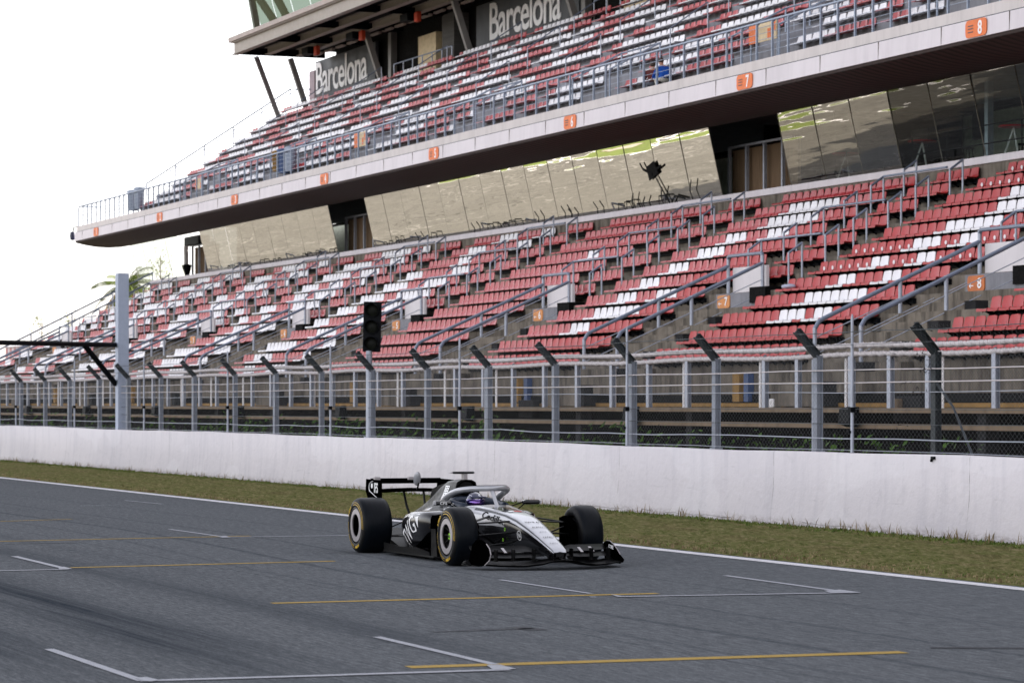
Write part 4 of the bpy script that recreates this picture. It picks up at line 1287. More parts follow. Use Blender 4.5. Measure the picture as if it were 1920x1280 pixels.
# upper tier
gaps = [-75.4 - 11.7 * k for k in range(-4, 7)]
xb0 = -85.0
for k in range(10):
    for mth in range(-7, 7):
        x0 = xb0 + 8.51 * mth
        pat = ('R' * rs.randint(1, 3) + 'W' * rs.randint(7, 11) + 'R' * 18) if rs.random() < .55 else ('R' * rs.randint(4, 7) + 'W' * rs.randint(8, 11) + 'R' * 18 if rs.random() < .55 else 'W' * rs.randint(5, 8) + 'R' * rs.randint(4, 6) + 'W' * 18)
        for i in range(17):
            x = x0 + i * .452
            if x < XUL + .15 or x > -27.5: continue
            if k < 2 and any(abs(x - g) < 1.7 for g in gaps): continue
            c_ = pat[i]
            addseat(x, cu(k), tu(k) + .40 + TZ(x), 'P' if c_ == 'R' else 'W', False, 1.02, .86)
o = sm.build('stadium_seat', [M['red'], M['swhite'], M['black'], M['red_pale']], None, fix=False)
tag(o, kind='stuff')
# upper gangway frames, boards, posts
gr_ = 0
for q_, g in enumerate(gaps):
    if g < XUL + 3 or g > -31: continue
    y0, y1 = cu(0) + .1, cu(2) + .2; z0 = tu(0) + TZ(g)
    pths = [[(g-1.5, y0, z0+1.05), (g-1.5, y1, z0+1.95), (g+1.5, y1, z0+1.95), (g+1.5, y0, z0+1.05)]]
    posts = [[(g-1.5,y0,z0),(g-1.5,y0,z0+1.05)],[(g+1.5,y0,z0),(g+1.5,y0,z0+1.05)],[(g-1.5,y1,z0+.9),(g-1.5,y1,z0+1.95)],[(g+1.5,y1,z0+.9),(g+1.5,y1,z0+1.95)],[(g,y1,z0+.9),(g,y1,z0+1.95)]]
    handrail('gangway_frame', pths, posts, 'grey tube frame round an upper tier gangway opening, number %d from the right' % (q_ + 1), .03, group='upper tier gangway frames', mat='rail_bl', cat='railing')
for k, mth in enumerate(range(-7, 7)):
    X = xb0 + 8.51 * mth - .28
    if X < XUL + .5 or X > -28: continue
    for a in (2.5, 5.0, 7.3):
      pths = [[(X, cu(a), tu(a) + 1.0 + TZ(X)), (X, cu(a+1.6), tu(a+1.6) + 1.0 + TZ(X))]]
      posts = [[(X, cu(a+d), tu(a+d) - .1 + TZ(X)), (X, cu(a+d), tu(a+d) + 1.0 + TZ(X))] for d in (0, 1.6)]
      handrail('upper_handrail', pths, posts, 'thin grey handrail climbing the upper seats along the gangway, %s from the left' % ordn(k), .022, group='handrails of the upper tier', mat='rail')
def board(px, py, w, h, c=37.35, lab='', mats=('orange','cream')):
    X = XC(px, c); z = ZC(px, py, c)
    root = empty('sign_board', (X, c, z), lab, 'sign')
    m = MB(); m.box(-w/2, w/2, 0, .03, -h/2, h/2); m.build('panel', M[mats[1]], root)
    m = MB(); m.box(-w/2, -w/2 + w*.3, -.008, 0, -h/2, h/2); m.box(w*.18, w*.3, -.008, 0, -h*.4, h*.1); m.box(w*.36, w*.47, -.008, 0, -h*.1, h*.4); m.build('print', M[mats[0]], root)
    m = MB(); m.box(-w/2, -w/2+.04, .03, .06, -h/2-.7, h/2); m.box(w/2-.04, w/2, .03, .06, -h/2-.7, h/2); m.build('frame', M['rail_bl'], root)
board(1430, 60, 1.7, .55, lab='orange and cream sign board on the upper tier above the balcony number 7')
board(675, 262, 1.4, .55, lab='orange and cream sign board on the upper tier between the balcony numbers 4 and 5')
board(373, 345, 1.2, .5, lab='small orange and cream sign board on the upper tier above the balcony number 2')
def bin_(px, py, h, w, mat, lab, c=37.25):
    X = XC(px, c); z = ZC(px, py, c)
    root = empty('bin', (X, c, z), lab, 'bin')
    m = MB(); m.loft([[(math.cos(a)*w*k, math.sin(a)*w*k, zz) for a in [2*math.pi*i/14 for i in range(14)]] for (k, zz) in ((.42,0),(.46,.1),(.5,h-.06),(.54,h-.05),(.54,h))]); m.build('body', mat, root, smooth=True)
    m = MB(); m.loft([[(math.cos(a)*w*k, math.sin(a)*w*k, zz) for a in [2*math.pi*i/14 for i in range(14)]] for (k, zz) in ((.56,h),(.56,h+.03),(.3,h+.08))]); m.build('lid', mat, root, smooth=True)
bin_(533, 325, .95, .6, M['blue'], 'blue bin behind the balcony railing between the numbers 3 and 4')
bin_(519, 322, .8, .4, M['yellow'], 'yellow bin left of the blue bin behind the balcony railing')
bin_(545, 322, .95, .5, M['rail_bl'], 'grey blue bin right of the blue bin behind the balcony railing')
bin_(250, 395, .95, .6, M['rail_bl'], 'grey bin, left one of two, behind the railing near the left tip of the balcony')
bin_(261, 392, 1.0, .5, M['rail_bl'], 'grey bin with rounded top, right one of two, near the left tip of the balcony')
# a cloth on a seat
X = GX + .1; m = MB(); m.ball((X + .25, ck(4) + .2, tz(4) + .47), (.28,.16,.07), 12, 8)
rr = random.Random(2); m.v = [(x, y, z + rr.uniform(-.012,.012)) for (x,y,z) in m.v]
tag(m.build('rag', pm('grey cloth', (.40,.41,.48), .9), smooth='all'), 'crumpled grey cloth lying on the left end seat right of the gate 7 board', 'cloth')

# ================================================================ people: skinned figures
def figure(name, joints, bones, loc, rz, cloth, label, extra=None, scale=1.0):
    """one continuous body: joints {name:(co, radius)}; material by height bands handled with clothing children"""
    me = bpy.data.meshes.new(name)
    ks = list(joints); me.from_pydata([tuple(Vector(joints[k][0]) * scale) for k in ks], [(ks.index(a), ks.index(c)) for a, c in bones], [])
    o = bpy.data.objects.new(name, me); scene.collection.objects.link(o)
    sk = o.modifiers.new('skin', 'SKIN'); sk.use_smooth_shade = True
    for i, k in enumerate(ks):
        r_ = joints[k][1]; r_ = (r_, r_) if not isinstance(r_, tuple) else r_
        me.skin_vertices[0].data[i].radius = (r_[0] * scale, r_[1] * scale)
        me.skin_vertices[0].data[i].use_root = (i == 0)
    ss = o.modifiers.new('sub', 'SUBSURF'); ss.levels = 2; ss.render_levels = 2
    me.materials.append(cloth)
    dg = bpy.context.evaluated_depsgraph_get(); dg.update()
    m2 = bpy.data.meshes.new_from_object(o.evaluated_get(dg)); m2.name = name
    o.modifiers.clear(); o.data = m2
    o.location = loc; o.rotation_euler = (0, 0, rz)
    tag(o, label, 'person')
    return o
skin = pm('skin', (.45,.27,.20), .5, var=.05)
hair_m = pm('brown hair', (.07,.04,.025), .6)
blue_t = pm('blue jacket', (.035,.13,.42), .8); pale_t = pm('pale trousers', (.50,.48,.44), .85); dark_t = pm('dark red top', (.16,.06,.06), .8); grey_t = pm('grey trousers', (.18,.19,.22), .85)
def croucher(X, Y, Z, rz, top, leg, label, bag=None):
    J = {'pelvis':((0,0,.30),(.13,.12)),'spine':((.10,0,.46),(.13,.12)),'chest':((.20,0,.62),(.15,.12)),'neck':((.27,0,.72),.055),'head0':((.31,0,.79),(.075,.07)),'head1':((.35,0,.88),(.085,.075)),
      'hl':((.05,.10,.28),.095),'kl':((.40,.16,.42),.07),'al':((.22,.16,.06),.05),'fl':((.38,.17,.03),.04),
      'hr':((.05,-.10,.28),.095),'kr':((.42,-.14,.16),.07),'ar':((.08,-.15,.06),.05),'fr':((.18,-.16,.03),.04),
      'sl':((.19,.17,.63),.07),'el':((.32,.24,.42),.045),'wl':((.50,.20,.36),.032),'gl':((.57,.19,.34),.035),
      'sr':((.19,-.17,.63),.07),'er':((.36,-.22,.44),.045),'wr':((.54,-.12,.34),.032),'gr':((.61,-.10,.32),.035)}
    B = [('pelvis','spine'),('spine','chest'),('chest','neck'),('neck','head0'),('head0','head1'),('pelvis','hl'),('hl','kl'),('kl','al'),('al','fl'),('pelvis','hr'),('hr','kr'),('kr','ar'),('ar','fr'),
         ('chest','sl'),('sl','el'),('el','wl'),('wl','gl'),('chest','sr'),('sr','er'),('er','wr'),('wr','gr')]
    o = figure('person', J, B, (X, Y, Z), rz, skin, label)
    me = o.data
    me.materials.append(top); me.materials.append(leg)
    for p in me.polygons:
        c = p.center
        if c.z > .70 and abs(c.y) < .1: p.material_index = 0
        elif c.x > .47 and c.z > .25: p.material_index = 0
        elif c.z > .33 and (c.x < .33 or abs(c.y) > .19) and not (abs(c.y) < .2 and c.x > .26 and c.z < .5): p.material_index = 1
        else: p.material_index = 2
    m = MB(); m.ball((.325, 0, .875), (.10,.09,.095), 14, 8); m.build('hair', hair_m, o, smooth='all')
    # fingers as separate short chains
    for s_, (gx_, gy_, gz_) in ((1, (.59,.19,.335)), (-1, (.63,-.10,.315))):
        for i in range(5):
            m = MB(); a = (i - 2) * .014
            if i < 4: m.tube([(gx_, gy_ + a, gz_), (gx_ + .035, gy_ + a*1.2, gz_ - .012), (gx_ + .055 - abs(a)*.4, gy_ + a*1.2, gz_ - .04)], [.009,.008,.006], 6)
            else: m.tube([(gx_ - .03, gy_ - .03*s_, gz_), (gx_, gy_ - .05*s_, gz_ - .02), (gx_ + .02, gy_ - .05*s_, gz_ - .04)], [.010,.009,.007], 6)
            m.build('finger', skin, o, smooth='all')
    return o
Xw = XC(1248, 37.3); croucher(Xw + .1, 37.25, 11.31 + TZ(Xw), R(180), blue_t, pale_t, 'person in blue jacket crouching behind the balcony railing')
Xw = XC(1222, 37.3); croucher(Xw, 37.3, 11.31 + TZ(Xw), R(150), dark_t, grey_t, 'person in dark red top crouching left of the blue jacket')
# ================================================================ palm and far trees
def palm(px, py, c, rad, nf, label):
    X = XC(px, c); zc = ZC(px, py, c)
    root = empty('palm_tree', (X, c, 0), label, 'palm tree')
    rr = random.Random(8); m = MB()
    pts = [(0.1*math.sin(i*.5), 0, zc * i / 12) for i in range(13)]
    m.tube(pts, [.28 - .008*i for i in range(13)], 10); m.build('trunk', M['bark'], root, smooth=True)
    m = MB()
    for i in range(nf):
        az = rr.uniform(0, 6.28); up_ = rr.uniform(-.5, 1.1); L_ = rad * rr.uniform(.85, 1.3); dry = up_ < -.15
        p = Vector((0,0,zc)); d = Vector((math.cos(az)*math.cos(up_), math.sin(az)*math.cos(up_), math.sin(up_)))
        pp = [p.copy()]
        for s_ in range(9):
            p = p + d * L_/9; d = (d + Vector((0,0,-.17))).normalized(); pp.append(p.copy())
        for s_ in range(1, 10):
            t = (pp[s_] - pp[s_-1]).normalized(); sd = t.cross(Vector((0,0,1))).normalized()
            for sg in (-1, 1):
                for u in (0, .5):
                    b0 = pp[s_-1].lerp(pp[s_], u); ln = .62 * math.sin(math.pi * (s_ + u) / 11) + .1
                    tip = b0 + sd*sg*ln*.8 + t*ln*.5 + Vector((0,0,-ln*.55))
                    m.add([b0 - t*.06, b0 + t*.06, tip], [(0,1,2)], 1 if dry else 0)
        m.tube(pp, .018, 4, 1 if dry else 0)
    m.build('fronds', [M['palm'], M['palm_dry']], root, fix=False)
palm(238, 540, 56, 2.7, 54, 'palm tree with dry lower fronds behind the grey column')
def tree(px, py, c, h, w, label, seed):
    X = XC(px, c); zt = ZC(px, py, c) + h/2
    root = empty('young_tree', (X, c, 0), label, 'tree'); rr = random.Random(seed)
    m = MB(); m.tube([(0,0,0),(.05,0,zt*.5),(0,.05,zt*.9)], [.12,.09,.03], 7)
    tips = []
    for i in range(14):
        z0 = zt * rr.uniform(.5, .9); a = rr.uniform(0, 6.28); l_ = w * rr.uniform(.4, 1)
        e = (math.cos(a)*l_, math.sin(a)*l_, min(zt, z0 + rr.uniform(.3, 1.2))); m.tube([(0,0,z0), e], [.03,.008], 5); tips.append(e)
    m.build('trunk', M['bark'], root, smooth=True)
    m = MB()
    for e in tips:
        for _ in range(26):
            p = Vector(e) + Vector((rr.gauss(0,.28), rr.gauss(0,.28), rr.gauss(0,.28))); s_ = rr.uniform(.05,.12)
            a = Vector((rr.gauss(0,1), rr.gauss(0,1), rr.gauss(0,1))).normalized(); c_ = a.orthogonal().normalized(); d_ = a.cross(c_)
            m.add([p-c_*s_, p+d_*s_*.5, p+c_*s_, p-d_*s_*.5], [(0,1,2,3)])
    m.build('crown', M['pale_leaf'], root, fix=False)
tree(78, 612, 66, 3.2, 1.1, 'larger pale leaved tree against the sky left of the lower seats', 1)
tree(134, 600, 64, 1.6, .6, 'smallest pale tree top just above the leftmost lower seats', 2)
tree(300, 480, 60, 3.0, 1.3, 'pale tree seen through the clear glass at the stand end', 3)
mq = empty('striped_hut', (XC(25, 70), 70, 0), 'distant red and white striped hut at the far left behind the stand', 'hut')
X = 0; m = MB(); zz = ZC(25, 650, 70)
m.box(-4, 4, 0, 3, 0, zz); m.build('wall', M['panelw'], mq)
for i in range(4):
    m = MB(); m.box(-3.8 + i*2.05, -2.9 + i*2.05, -.05, 0, 0.1, zz - .1); m.build('stripe', M['red_pale'], mq)
m = MB(); m.prism([(-.3, zz), (3.3, zz), (1.5, zz + .5)], -4.3, 4.3, 'x'); m.build('roof', M['panelw'], mq)
# ================================================================ the racing car (x forward, y left, front axle at 0)
CX, CY = -33.75, 13.5
car = empty('racing_car', (CX, CY, 0), 'black and silver open wheel racing car with halo driving on the track', 'racing car')
gloss = NT('gloss black paint'); gloss = gloss.done(gloss.bsdf((.004,.004,.005), .16, 0, None, .35, spec=.35))
def mk_silver():
    t = NT('silver paint'); f = t.noise(t.co((1,1,1)), 7, 3)
    return t.done(t.bsdf(t.ramp(f, [(.3, (.33,.335,.36)), (.7, (.40,.405,.43))]), .30, .35, None, .5))
silver = mk_silver()
carbon = pm('carbon fibre', (.006,.006,.007), .42, 0, var=.3, scale=30, spec=.07)
matt = pm('matt black', (.003,.003,.003), .8, spec=.0)
stripe = pm('graphite stripe', (.06,.065,.07), .3)
rub = NT('tyre rubber'); rf_ = rub.noise(rub.co((1,6,1)), 9, 4)
rub = rub.done(rub.bsdf(rub.ramp(rf_, [(.3, (.0018,.0028,.0045)), (.7, (.004,.0055,.008))]), .42, 0, rub.bump(rf_, .1, .003), spec=.09))
rubs = pm('sidewall rubber', (.004,.004,.005), .5, spec=.15)
yel = pm('yellow tyre print', (.62,.42,.03), .45, var=.2, scale=25)
grey_r = pm('light grey wheel cover', (.36,.34,.345), .35, .2, var=.05)
rimm = pm('dark rim', (.02,.02,.02), .35, .6)
whitep = pm('white decal', (.78,.78,.78), .4, var=.02)
lime = pm('lime green', (.35,.75,.03), .4)
redp = pm('red decal', (.60,.02,.03), .4)
def C(mb, name, m, parent=None, **k): return mb.build(name, m, parent if parent is not None else car, **k)
from mathutils.bvhtree import BVHTree
def drape(mb, targets, off=.004, d=(0,1,0)):
    """lay flat decals onto the bodywork along direction d"""
    d = Vector(d).normalized(); bv = []
    for t in targets:
        me = t.data; bv.append(BVHTree.FromPolygons([v.co + t.location for v in me.vertices], [list(p.vertices) for p in me.polygons]))
    out = []
    for v in mb.v:
        o_ = Vector(v); o_ = o_ - d * (o_.dot(d) + 2.0); best = None
        for b_ in bv:
            h, nrm, idx, ds = b_.ray_cast(o_, d)
            if h is not None and (best is None or ds < best[1]): best = (h, ds)
        out.append(tuple((best[0] if best else Vector(v)) - d * off))
    mb.v = out; return mb
def fine(mb, n=2):
    bm = bmesh.new(); vs = [bm.verts.new(v) for v in mb.v]
    for f in mb.f:
        try: bm.faces.new([vs[i] for i in f])
        except ValueError: pass
    bmesh.ops.remove_doubles(bm, verts=bm.verts, dist=1e-5)
    for _ in range(n):
        long_ = [e for e in bm.edges if e.calc_length() > .03]
        if long_: bmesh.ops.subdivide_edges(bm, edges=long_, cuts=1)
        bmesh.ops.triangulate(bm, faces=bm.faces)
    bm.verts.index_update(); r_ = MB(); r_.add([tuple(v.co) for v in bm.verts], [[v.index for v in f.verts] for f in bm.faces]); bm.free(); return r_
# --- wheels
def wheel(x, y, r, w, side, front=True):
    """side -1: outer face towards -y"""
    root = empty('wheel', (x, y, r)); root.parent = car
    hw = w / 2
    prof = [(.232, -hw + .010), (.245, -hw + .002), (.28, -hw - .004), (r - .045, -hw + .006), (r - .020, -hw + .020), (r - .006, -hw + .045), (r, -hw + .085), (r + .001, 0),
            (r, hw - .085), (r - .006, hw - .045), (r - .020, hw - .020), (r - .045, hw - .006), (.28, hw + .004), (.245, hw - .002), (.232, hw - .010)]
    m = MB(); m.lathe(prof, (0,0,0), 'y', 72, closed=True, mf=lambda i: 0 if 3 < i < 10 else 1)
    C(m, 'tyre', [rub, rubs], root, smooth=True)
    m = MB(); m.lathe([(.234, -hw+.008), (.238, -hw+.002), (.230, -hw+.0), (.226, -hw+.02), (.222, -hw+.06), (.05, -hw+.10), (.0, -hw+.10)] if side < 0 else
                      [(.234, hw-.008), (.238, hw-.002), (.230, hw-.0), (.226, hw-.02), (.222, hw-.06), (.05, hw-.10), (.0, hw-.10)], (0,0,0), 'y', 64)
    C(m, 'rim', rimm, root, smooth=True)
    s_ = side
    def Y(v): return s_ * (hw - v)
    m = MB(); m.lathe([(.218, Y(.012)), (.214, Y(.004)), (.150, Y(.0)), (.146, Y(.006)), (.150, Y(.02)), (.214, Y(.02))], (0,0,0), 'y', 64, closed=True)
    C(m, 'wheel_cover', grey_r, root, smooth=True)
    if front:
        for i in range(9):
            a = i * 6.283 / 9; q = MB(); q.tube([(.04*math.cos(a), Y(.09), .04*math.sin(a)), (.145*math.cos(a+.25), Y(.04), .145*math.sin(a+.25))], [.012,.009], 6); C(q, 'spoke', rimm, root, smooth=True)
        m = MB(); m.lathe([(.0, Y(.035)), (.018, Y(.036)), (.024, Y(.06)), (.034, Y(.095))], (0,0,0), 'y', 24); wn_ = C(m, 'wheel_nut', rimm, root, smooth=True)
        m = MB(); m.lathe([(.030, Y(.040)), (.038, Y(.044)), (.030, Y(.052)), (.024, Y(.046))], (0,0,0), 'y', 24, closed=True); C(m, 'nut_ring', lime, root, smooth=True)
    else:
        m = MB(); m.lathe([(.0, Y(.045)), (.10, Y(.05)), (.146, Y(.03))], (0,0,0), 'y', 48); C(m, 'hub_disc', matt, root, smooth=True)
    # yellow prints on the sidewall: two arcs and two blocks of lettering
    def arc(a0, a1, r0, r1, n=24):
        mm = MB(); vs = []
        for i in range(n + 1):
            a = R(a0 + (a1 - a0) * i / n)
            for rr_ in (r0, r1):
                # y on the sidewall surface between known radii
                yy = hw + .0045 - (.010 * max(0, (rr_ - .28)) / (r - .045 - .28 + 1e-6))
                vs.append((rr_*math.cos(a), s_ * yy, rr_*math.sin(a)))
        mm.add(vs, [(2*i, 2*i+1, 2*i+3, 2*i+2) for i in range(n)]); return mm
    for (a0, a1) in ((-8, 108), (205, 262), (172, 200)):
        mm = arc(a0, a1, .268, .302); C(mm, 'yellow_band', yel, root, fix=False)
    for (word, ac) in (('PIRELLI', 287), ('P ZERO', 140)):
        t_ = text_mb(word, .034, 1.0, .002, .012)
        vs = []
        for (tx_, ty_, tz_) in t_.v:
            rr_ = .288 + (ty_ if ac < 180 else -ty_); a = R(ac) + (s_ * tx_ / .288) * (1 if ac < 180 else -1) * (1)
            vs.append((rr_*math.cos(a), s_ * (hw + .004 + tz_), rr_*math.sin(a)))
        t_.v = vs; C(t_, 'tyre_lettering', yel, root, fix=False)
    # brake drum inboard
    m = MB(); m.lathe([(0, -s_*(hw-.02)), (.19, -s_*(hw-.02)), (.21, -s_*(hw-.05)), (.21, -s_*.02)], (0,0,0), 'y', 40); C(m, 'brake_drum', carbon, root, smooth=True)
    return root
RF, RR = .355, .36
wheel(0, -.795, RF, .31, -1); wheel(.01, .835, RF, .31, 1)
wheel(-3.4, -.745, RR, .41, -1, False); wheel(-3.4, .745, RR, .41, 1, False)
# --- monocoque and nose
def ring(x, hw, zb, zt, top=.55, low=.75, dip=0.0, mid=1.0):
    h = zt - zb
    half = [(0, zb), (hw*low*.6, zb), (hw*low, zb + .02*h), (hw*(low*.3+.7)*mid, zb + .28*h), (hw*mid, zb + .58*h), (hw*.98, zb + .82*h), (hw*.93, zb + .92*h), (hw*.84, zb + .975*h), (hw*top, zt), (hw*top*.85, zt - dip*.5), (0, zt - dip + .008)]
    pts = half + [(-y, z) for (y, z) in half[-2:0:-1]]
    return [(x, -y, z) for (y, z) in pts]          # starts at the -y (near) side
st_n = [(1.30,.085,.150,.205),(1.26,.100,.135,.240),(1.12,.115,.145,.292),(.9,.130,.170,.372),(.6,.150,.205,.470),(.3,.172,.230,.556),(0,.195,.235,.612),(-.3,.222,.215,.645),(-.6,.262,.175,.668),(-.8,.300,.150,.682),(-.92,.325,.14,.690)]
rings = [ring(x, hw, zb, zt, top=.62) for (x, hw, zb, zt) in st_n]
for (x, hw, zt, dp) in ((-.96,.335,.688,.26),(-1.1,.350,.680,.34),(-1.4,.360,.668,.36),(-1.66,.360,.660,.34)):
    rings.append(ring(x, hw, .13, zt, top=.74, dip=dp))
rings.append(ring(-1.72, .355, .13, .66, top=.5)); rings.append(ring(-1.9, .34, .13, .62, top=.4))
def mfn(i, j):
    if i < 0: return 1
    if i >= len(st_n) - 1 and i < len(rings) - 3:
        if j in (8, 9, 10, 11): return 3
        if j in (6, 7, 12, 13): return 1 if False else 0
        return 1 if j in (4, 5) and False else (1)
    if j in (7, 8, 9, 10, 11, 12): return 0                     # top: silver
    if j == 6: return 2 if i < 9 else 0
    if j == 5: return 0
    if j >= 13: return 0
    if j == 4 and 6 <= i <= 11: return 0
    return 1
m = MB(); m.loft(rings, mf=mfn)
mono = C(m, 'nose_and_cockpit', [silver, gloss, stripe, matt], smooth=True)
# dark vanity panel and coloured mark ahead of the cockpit
def strip_on_nose(x0, x1, y0, y1, mat, name, dz=.004, par=None):
    def zt_at(x):
        for a, c in zip(st_n[:-1], st_n[1:]):
            if c[0] <= x <= a[0]:
                t = (x - a[0]) / (c[0] - a[0]); return a[3] + (c[3]-a[3])*t
        return st_n[-1][3]
    mm = MB(); vs = []; n = 6
    for i in range(n + 1):
        x = x0 + (x1-x0)*i/n
        for j in range(3):
            y = y0 + (y1-y0)*j/2; vs.append((x, y, zt_at(x) + dz + .008*(1-abs(y)/.15) ))
    mm.add(vs, [(i*3+j, (i+1)*3+j, (i+1)*3+j+1, i*3+j+1) for i in range(n) for j in range(2)])
    return C(mm, name, mat, par or mono, fix=False)
strip_on_nose(-.18, -.62, -.12, .12, gloss, 'top_panel', .002)
strip_on_nose(-.12, -.20, .0, .10, redp, 'red_mark', .005); strip_on_nose(-.12, -.20, -.07, -.005, whitep, 'white_mark', .005)
def nose_text(txt, h, x, mat=gloss, y=-.0, sx=1.0):
    t_ = text_mb(txt, h, sx, .002, .008)
    def zt_at(xx):
        for a, c in zip(st_n[:-1], st_n[1:]):
            if c[0] <= xx <= a[0]:
                t = (xx - a[0]) / (c[0] - a[0]); return a[3] + (c[3]-a[3])*t
        return .3
    # read from the front: text right = +y, text up = towards the cockpit
    t_.v = [(x - ty, y + tx, zt_at(x - ty) + .008 + tz_) for (tx, ty, tz_) in t_.v]
    return C(t_, 'decal', mat, mono, fix=False)
nose_text('TWG AI', .042, .42, sx=.9)
rq = random.Random(6)
for (x_, h_, w_) in ((.60,.026,.17),(.76,.016,.10),(.92,.024,.15),(1.10,.020,.12)):      # small sponsor lines, too small to read
    y_ = -w_ / 2 + .01
    while y_ < w_ / 2:
        l_ = rq.uniform(.010, .024); strip_on_nose(x_ + h_ * rq.uniform(.6, 1), x_, y_, y_ + l_, gloss, 'decal', .006); y_ += l_ + rq.uniform(.004, .010)
def side_text(txt, h, x, y, z, mat=whitep, sx=1.0, tilt=0, shear=0, bold=.01, name='decal', lean=0.0, par=None, yaw=0.0):
    t_ = text_mb(txt, h, sx, .004, bold, shear)
    ex = Vector((math.cos(R(tilt))*math.cos(R(yaw)), math.sin(R(yaw)), math.sin(R(tilt)))); ey = Vector((-math.sin(R(tilt)), lean, math.cos(R(tilt)))).normalized()
    place(t_, (x, y, z), ex, ey)
    return C(t_, name, mat, par, fix=False)
# nose flank marks
t_ = text_mb('FIA', .05, .8, 0, .008); place(t_, (.42, 0, .37), (1,0,0), (0,0,1)); C(drape(fine(t_), [mono], .006), 'decal', whitep, mono, fix=False)
m = MB(); m.lathe([(.052,0),(.060,0)], (.42, 0, .37), 'y', 20); C(drape(m, [mono], .006), 'round_badge', whitep, mono, fix=False)
# --- engine cover with air box
def ering(x, tw, zt, lw, zb, sh):
    half = [(0, zb), (lw*.8, zb), (lw, zb + .06), (lw*.96, sh), (lw*.7 + tw*.15, sh + .05), (tw*1.35, zt - (zt-sh)*.45), (tw*1.08, zt - .09), (tw*.95, zt - .03), (tw*.55, zt), (0, zt + .004)]
    pts = half + [(-y, z) for (y, z) in half[-2:0:-1]]
    return [(x, -y, z) for (y, z) in pts]
es = [(-1.80,.135,.985,.34,.3,.60),(-2.0,.130,.985,.36,.3,.60),(-2.3,.105,.955,.36,.25,.58),(-2.65,.075,.86,.33,.22,.54),(-3.0,.05,.73,.27,.2,.48),(-3.4,.035,.60,.20,.2,.42),(-3.8,.025,.50,.12,.22,.36),(-4.0,.02,.44,.07,.24,.32)]
er = [ering(*e) for e in es]
def mfe(i, j):
    if i < 0: return 1
    if j in (3, 4, 13, 14): return 1 if j < 10 else 1
    if j in (7,) and i < 4: return 0
    if j >= 9: return 1
    return 0 if j in (2, 3) and i > 1 else 0
m = MB(); m.loft(er, mf=lambda i, j: (1 if j == 3 and i > 1 and i < 6 else 0) if i >= 0 else 0)
satin = pm('satin black paint', (.012,.012,.013), .38, spec=.12)
ecov = C(m, 'engine_cover', [satin, silver], smooth=True)
m = MB()
m.loft([[(xx, .115*k*math.cos(a)*1.0, .885 + .085*k*math.sin(a)) for a in [2*math.pi*i/24 for i in range(24)]] for (xx, k) in ((-1.76,1.12),(-1.755,1.0),(-1.80,.92),(-1.95,.85))], caps=False)
m.add([(-1.9,.115*.9*math.cos(a), .885 + .085*.9*math.sin(a)) for a in [2*math.pi*i/24 for i in range(24)]], [tuple(range(24))])
C(m, 'air_intake', matt, smooth=True)
m = MB(); m.loft([[(x, y, z) for (y, z) in ((-.012, zb), (.012, zb), (.006, zt), (-.006, zt))] for (x, zb, zt) in ((-2.35,.90,.955),(-2.5,.86,.93),(-2.8,.76,.89),(-3.05,.66,.84),(-3.15,.62,.70))]); C(m, 'shark_fin', carbon)
# camera pod above
m = MB(); m.loft([[(-1.86 + a_, y, 1.075 + z_) for (a_, z_) in ((.05*s_,0),(.02*s_,.016*s_),(-.05*s_,.014*s_),(-.09*s_,0),(-.05*s_,-.012*s_),(.02*s_,-.014*s_))] for (y, s_) in ((-.17,.6),(-.15,1),(0,1.1),(.11,1),(.125,.6))]); cp = C(m, 'camera_pod', carbon, smooth=True)
m = MB(); m.box(-1.91, -1.83, -.03, .03, .97, 1.07); C(m, 'pod_stalk', grey_r, cp, bevel=.01)
m = MB(); m.loft([[(-1.86 + a_, y, 1.075 + z_) for (a_, z_) in ((.05*s_,0),(.02*s_,.016*s_),(-.05*s_,.014*s_),(-.09*s_,0),(-.05*s_,-.012*s_),(.02*s_,-.014*s_))] for (y, s_) in ((-.215,.1),(-.17,.62))]); C(m, 'pod_tip', grey_r, cp, smooth=True)
# crest on the cover
m = MB(); m.prism([(-2.22,.90),(-2.00,.90),(-2.00,.80),(-2.03,.765),(-2.11,.725),(-2.19,.765),(-2.22,.80)], -.006, .0, 'y')
def lay(mb, f=lambda x, z: -.215 + (z - .73)*.36 + (-.06 if False else 0)):
    mb.v = [(x, f(x, z) + y, z) for (x, y, z) in mb.v]; return mb
crest_f = lambda x, z: -(.215 - (z - .72) * .42) - .012
m = MB(); m.add([(x_, 0, z_) for (x_, z_) in ((-2.24,.905),(-2.02,.905),(-2.02,.80),(-2.05,.765),(-2.13,.725),(-2.21,.765),(-2.24,.80))], [(0,1,2,3,4,5,6)])
crest = C(drape(fine(m, 3), [ecov], .006), 'crest', whitep, fix=False)
m = MB(); rr = random.Random(3)
for i, (x_, z_, w_, h_) in enumerate(((-2.18,.872,.06,.012),(-2.09,.878,.07,.012),(-2.16,.845,.05,.012),(-2.08,.848,.05,.014),(-2.17,.815,.06,.012),(-2.07,.818,.06,.012),(-2.13,.787,.05,.012),(-2.15,.765,.03,.01),(-2.10,.762,.04,.01),(-2.11,.742,.02,.008))):
    m.add([(x_, -.002, z_), (x_+w_, -.002, z_+.006), (x_+w_-.01, -.002, z_+h_+.004), (x_+.012, -.002, z_+h_)], [(0,1,2,3)])
m.v = [(x - .02, y, z) for (x, y, z) in m.v]; C(drape(m, [ecov], .011), 'crest_pattern', matt, crest, fix=False)
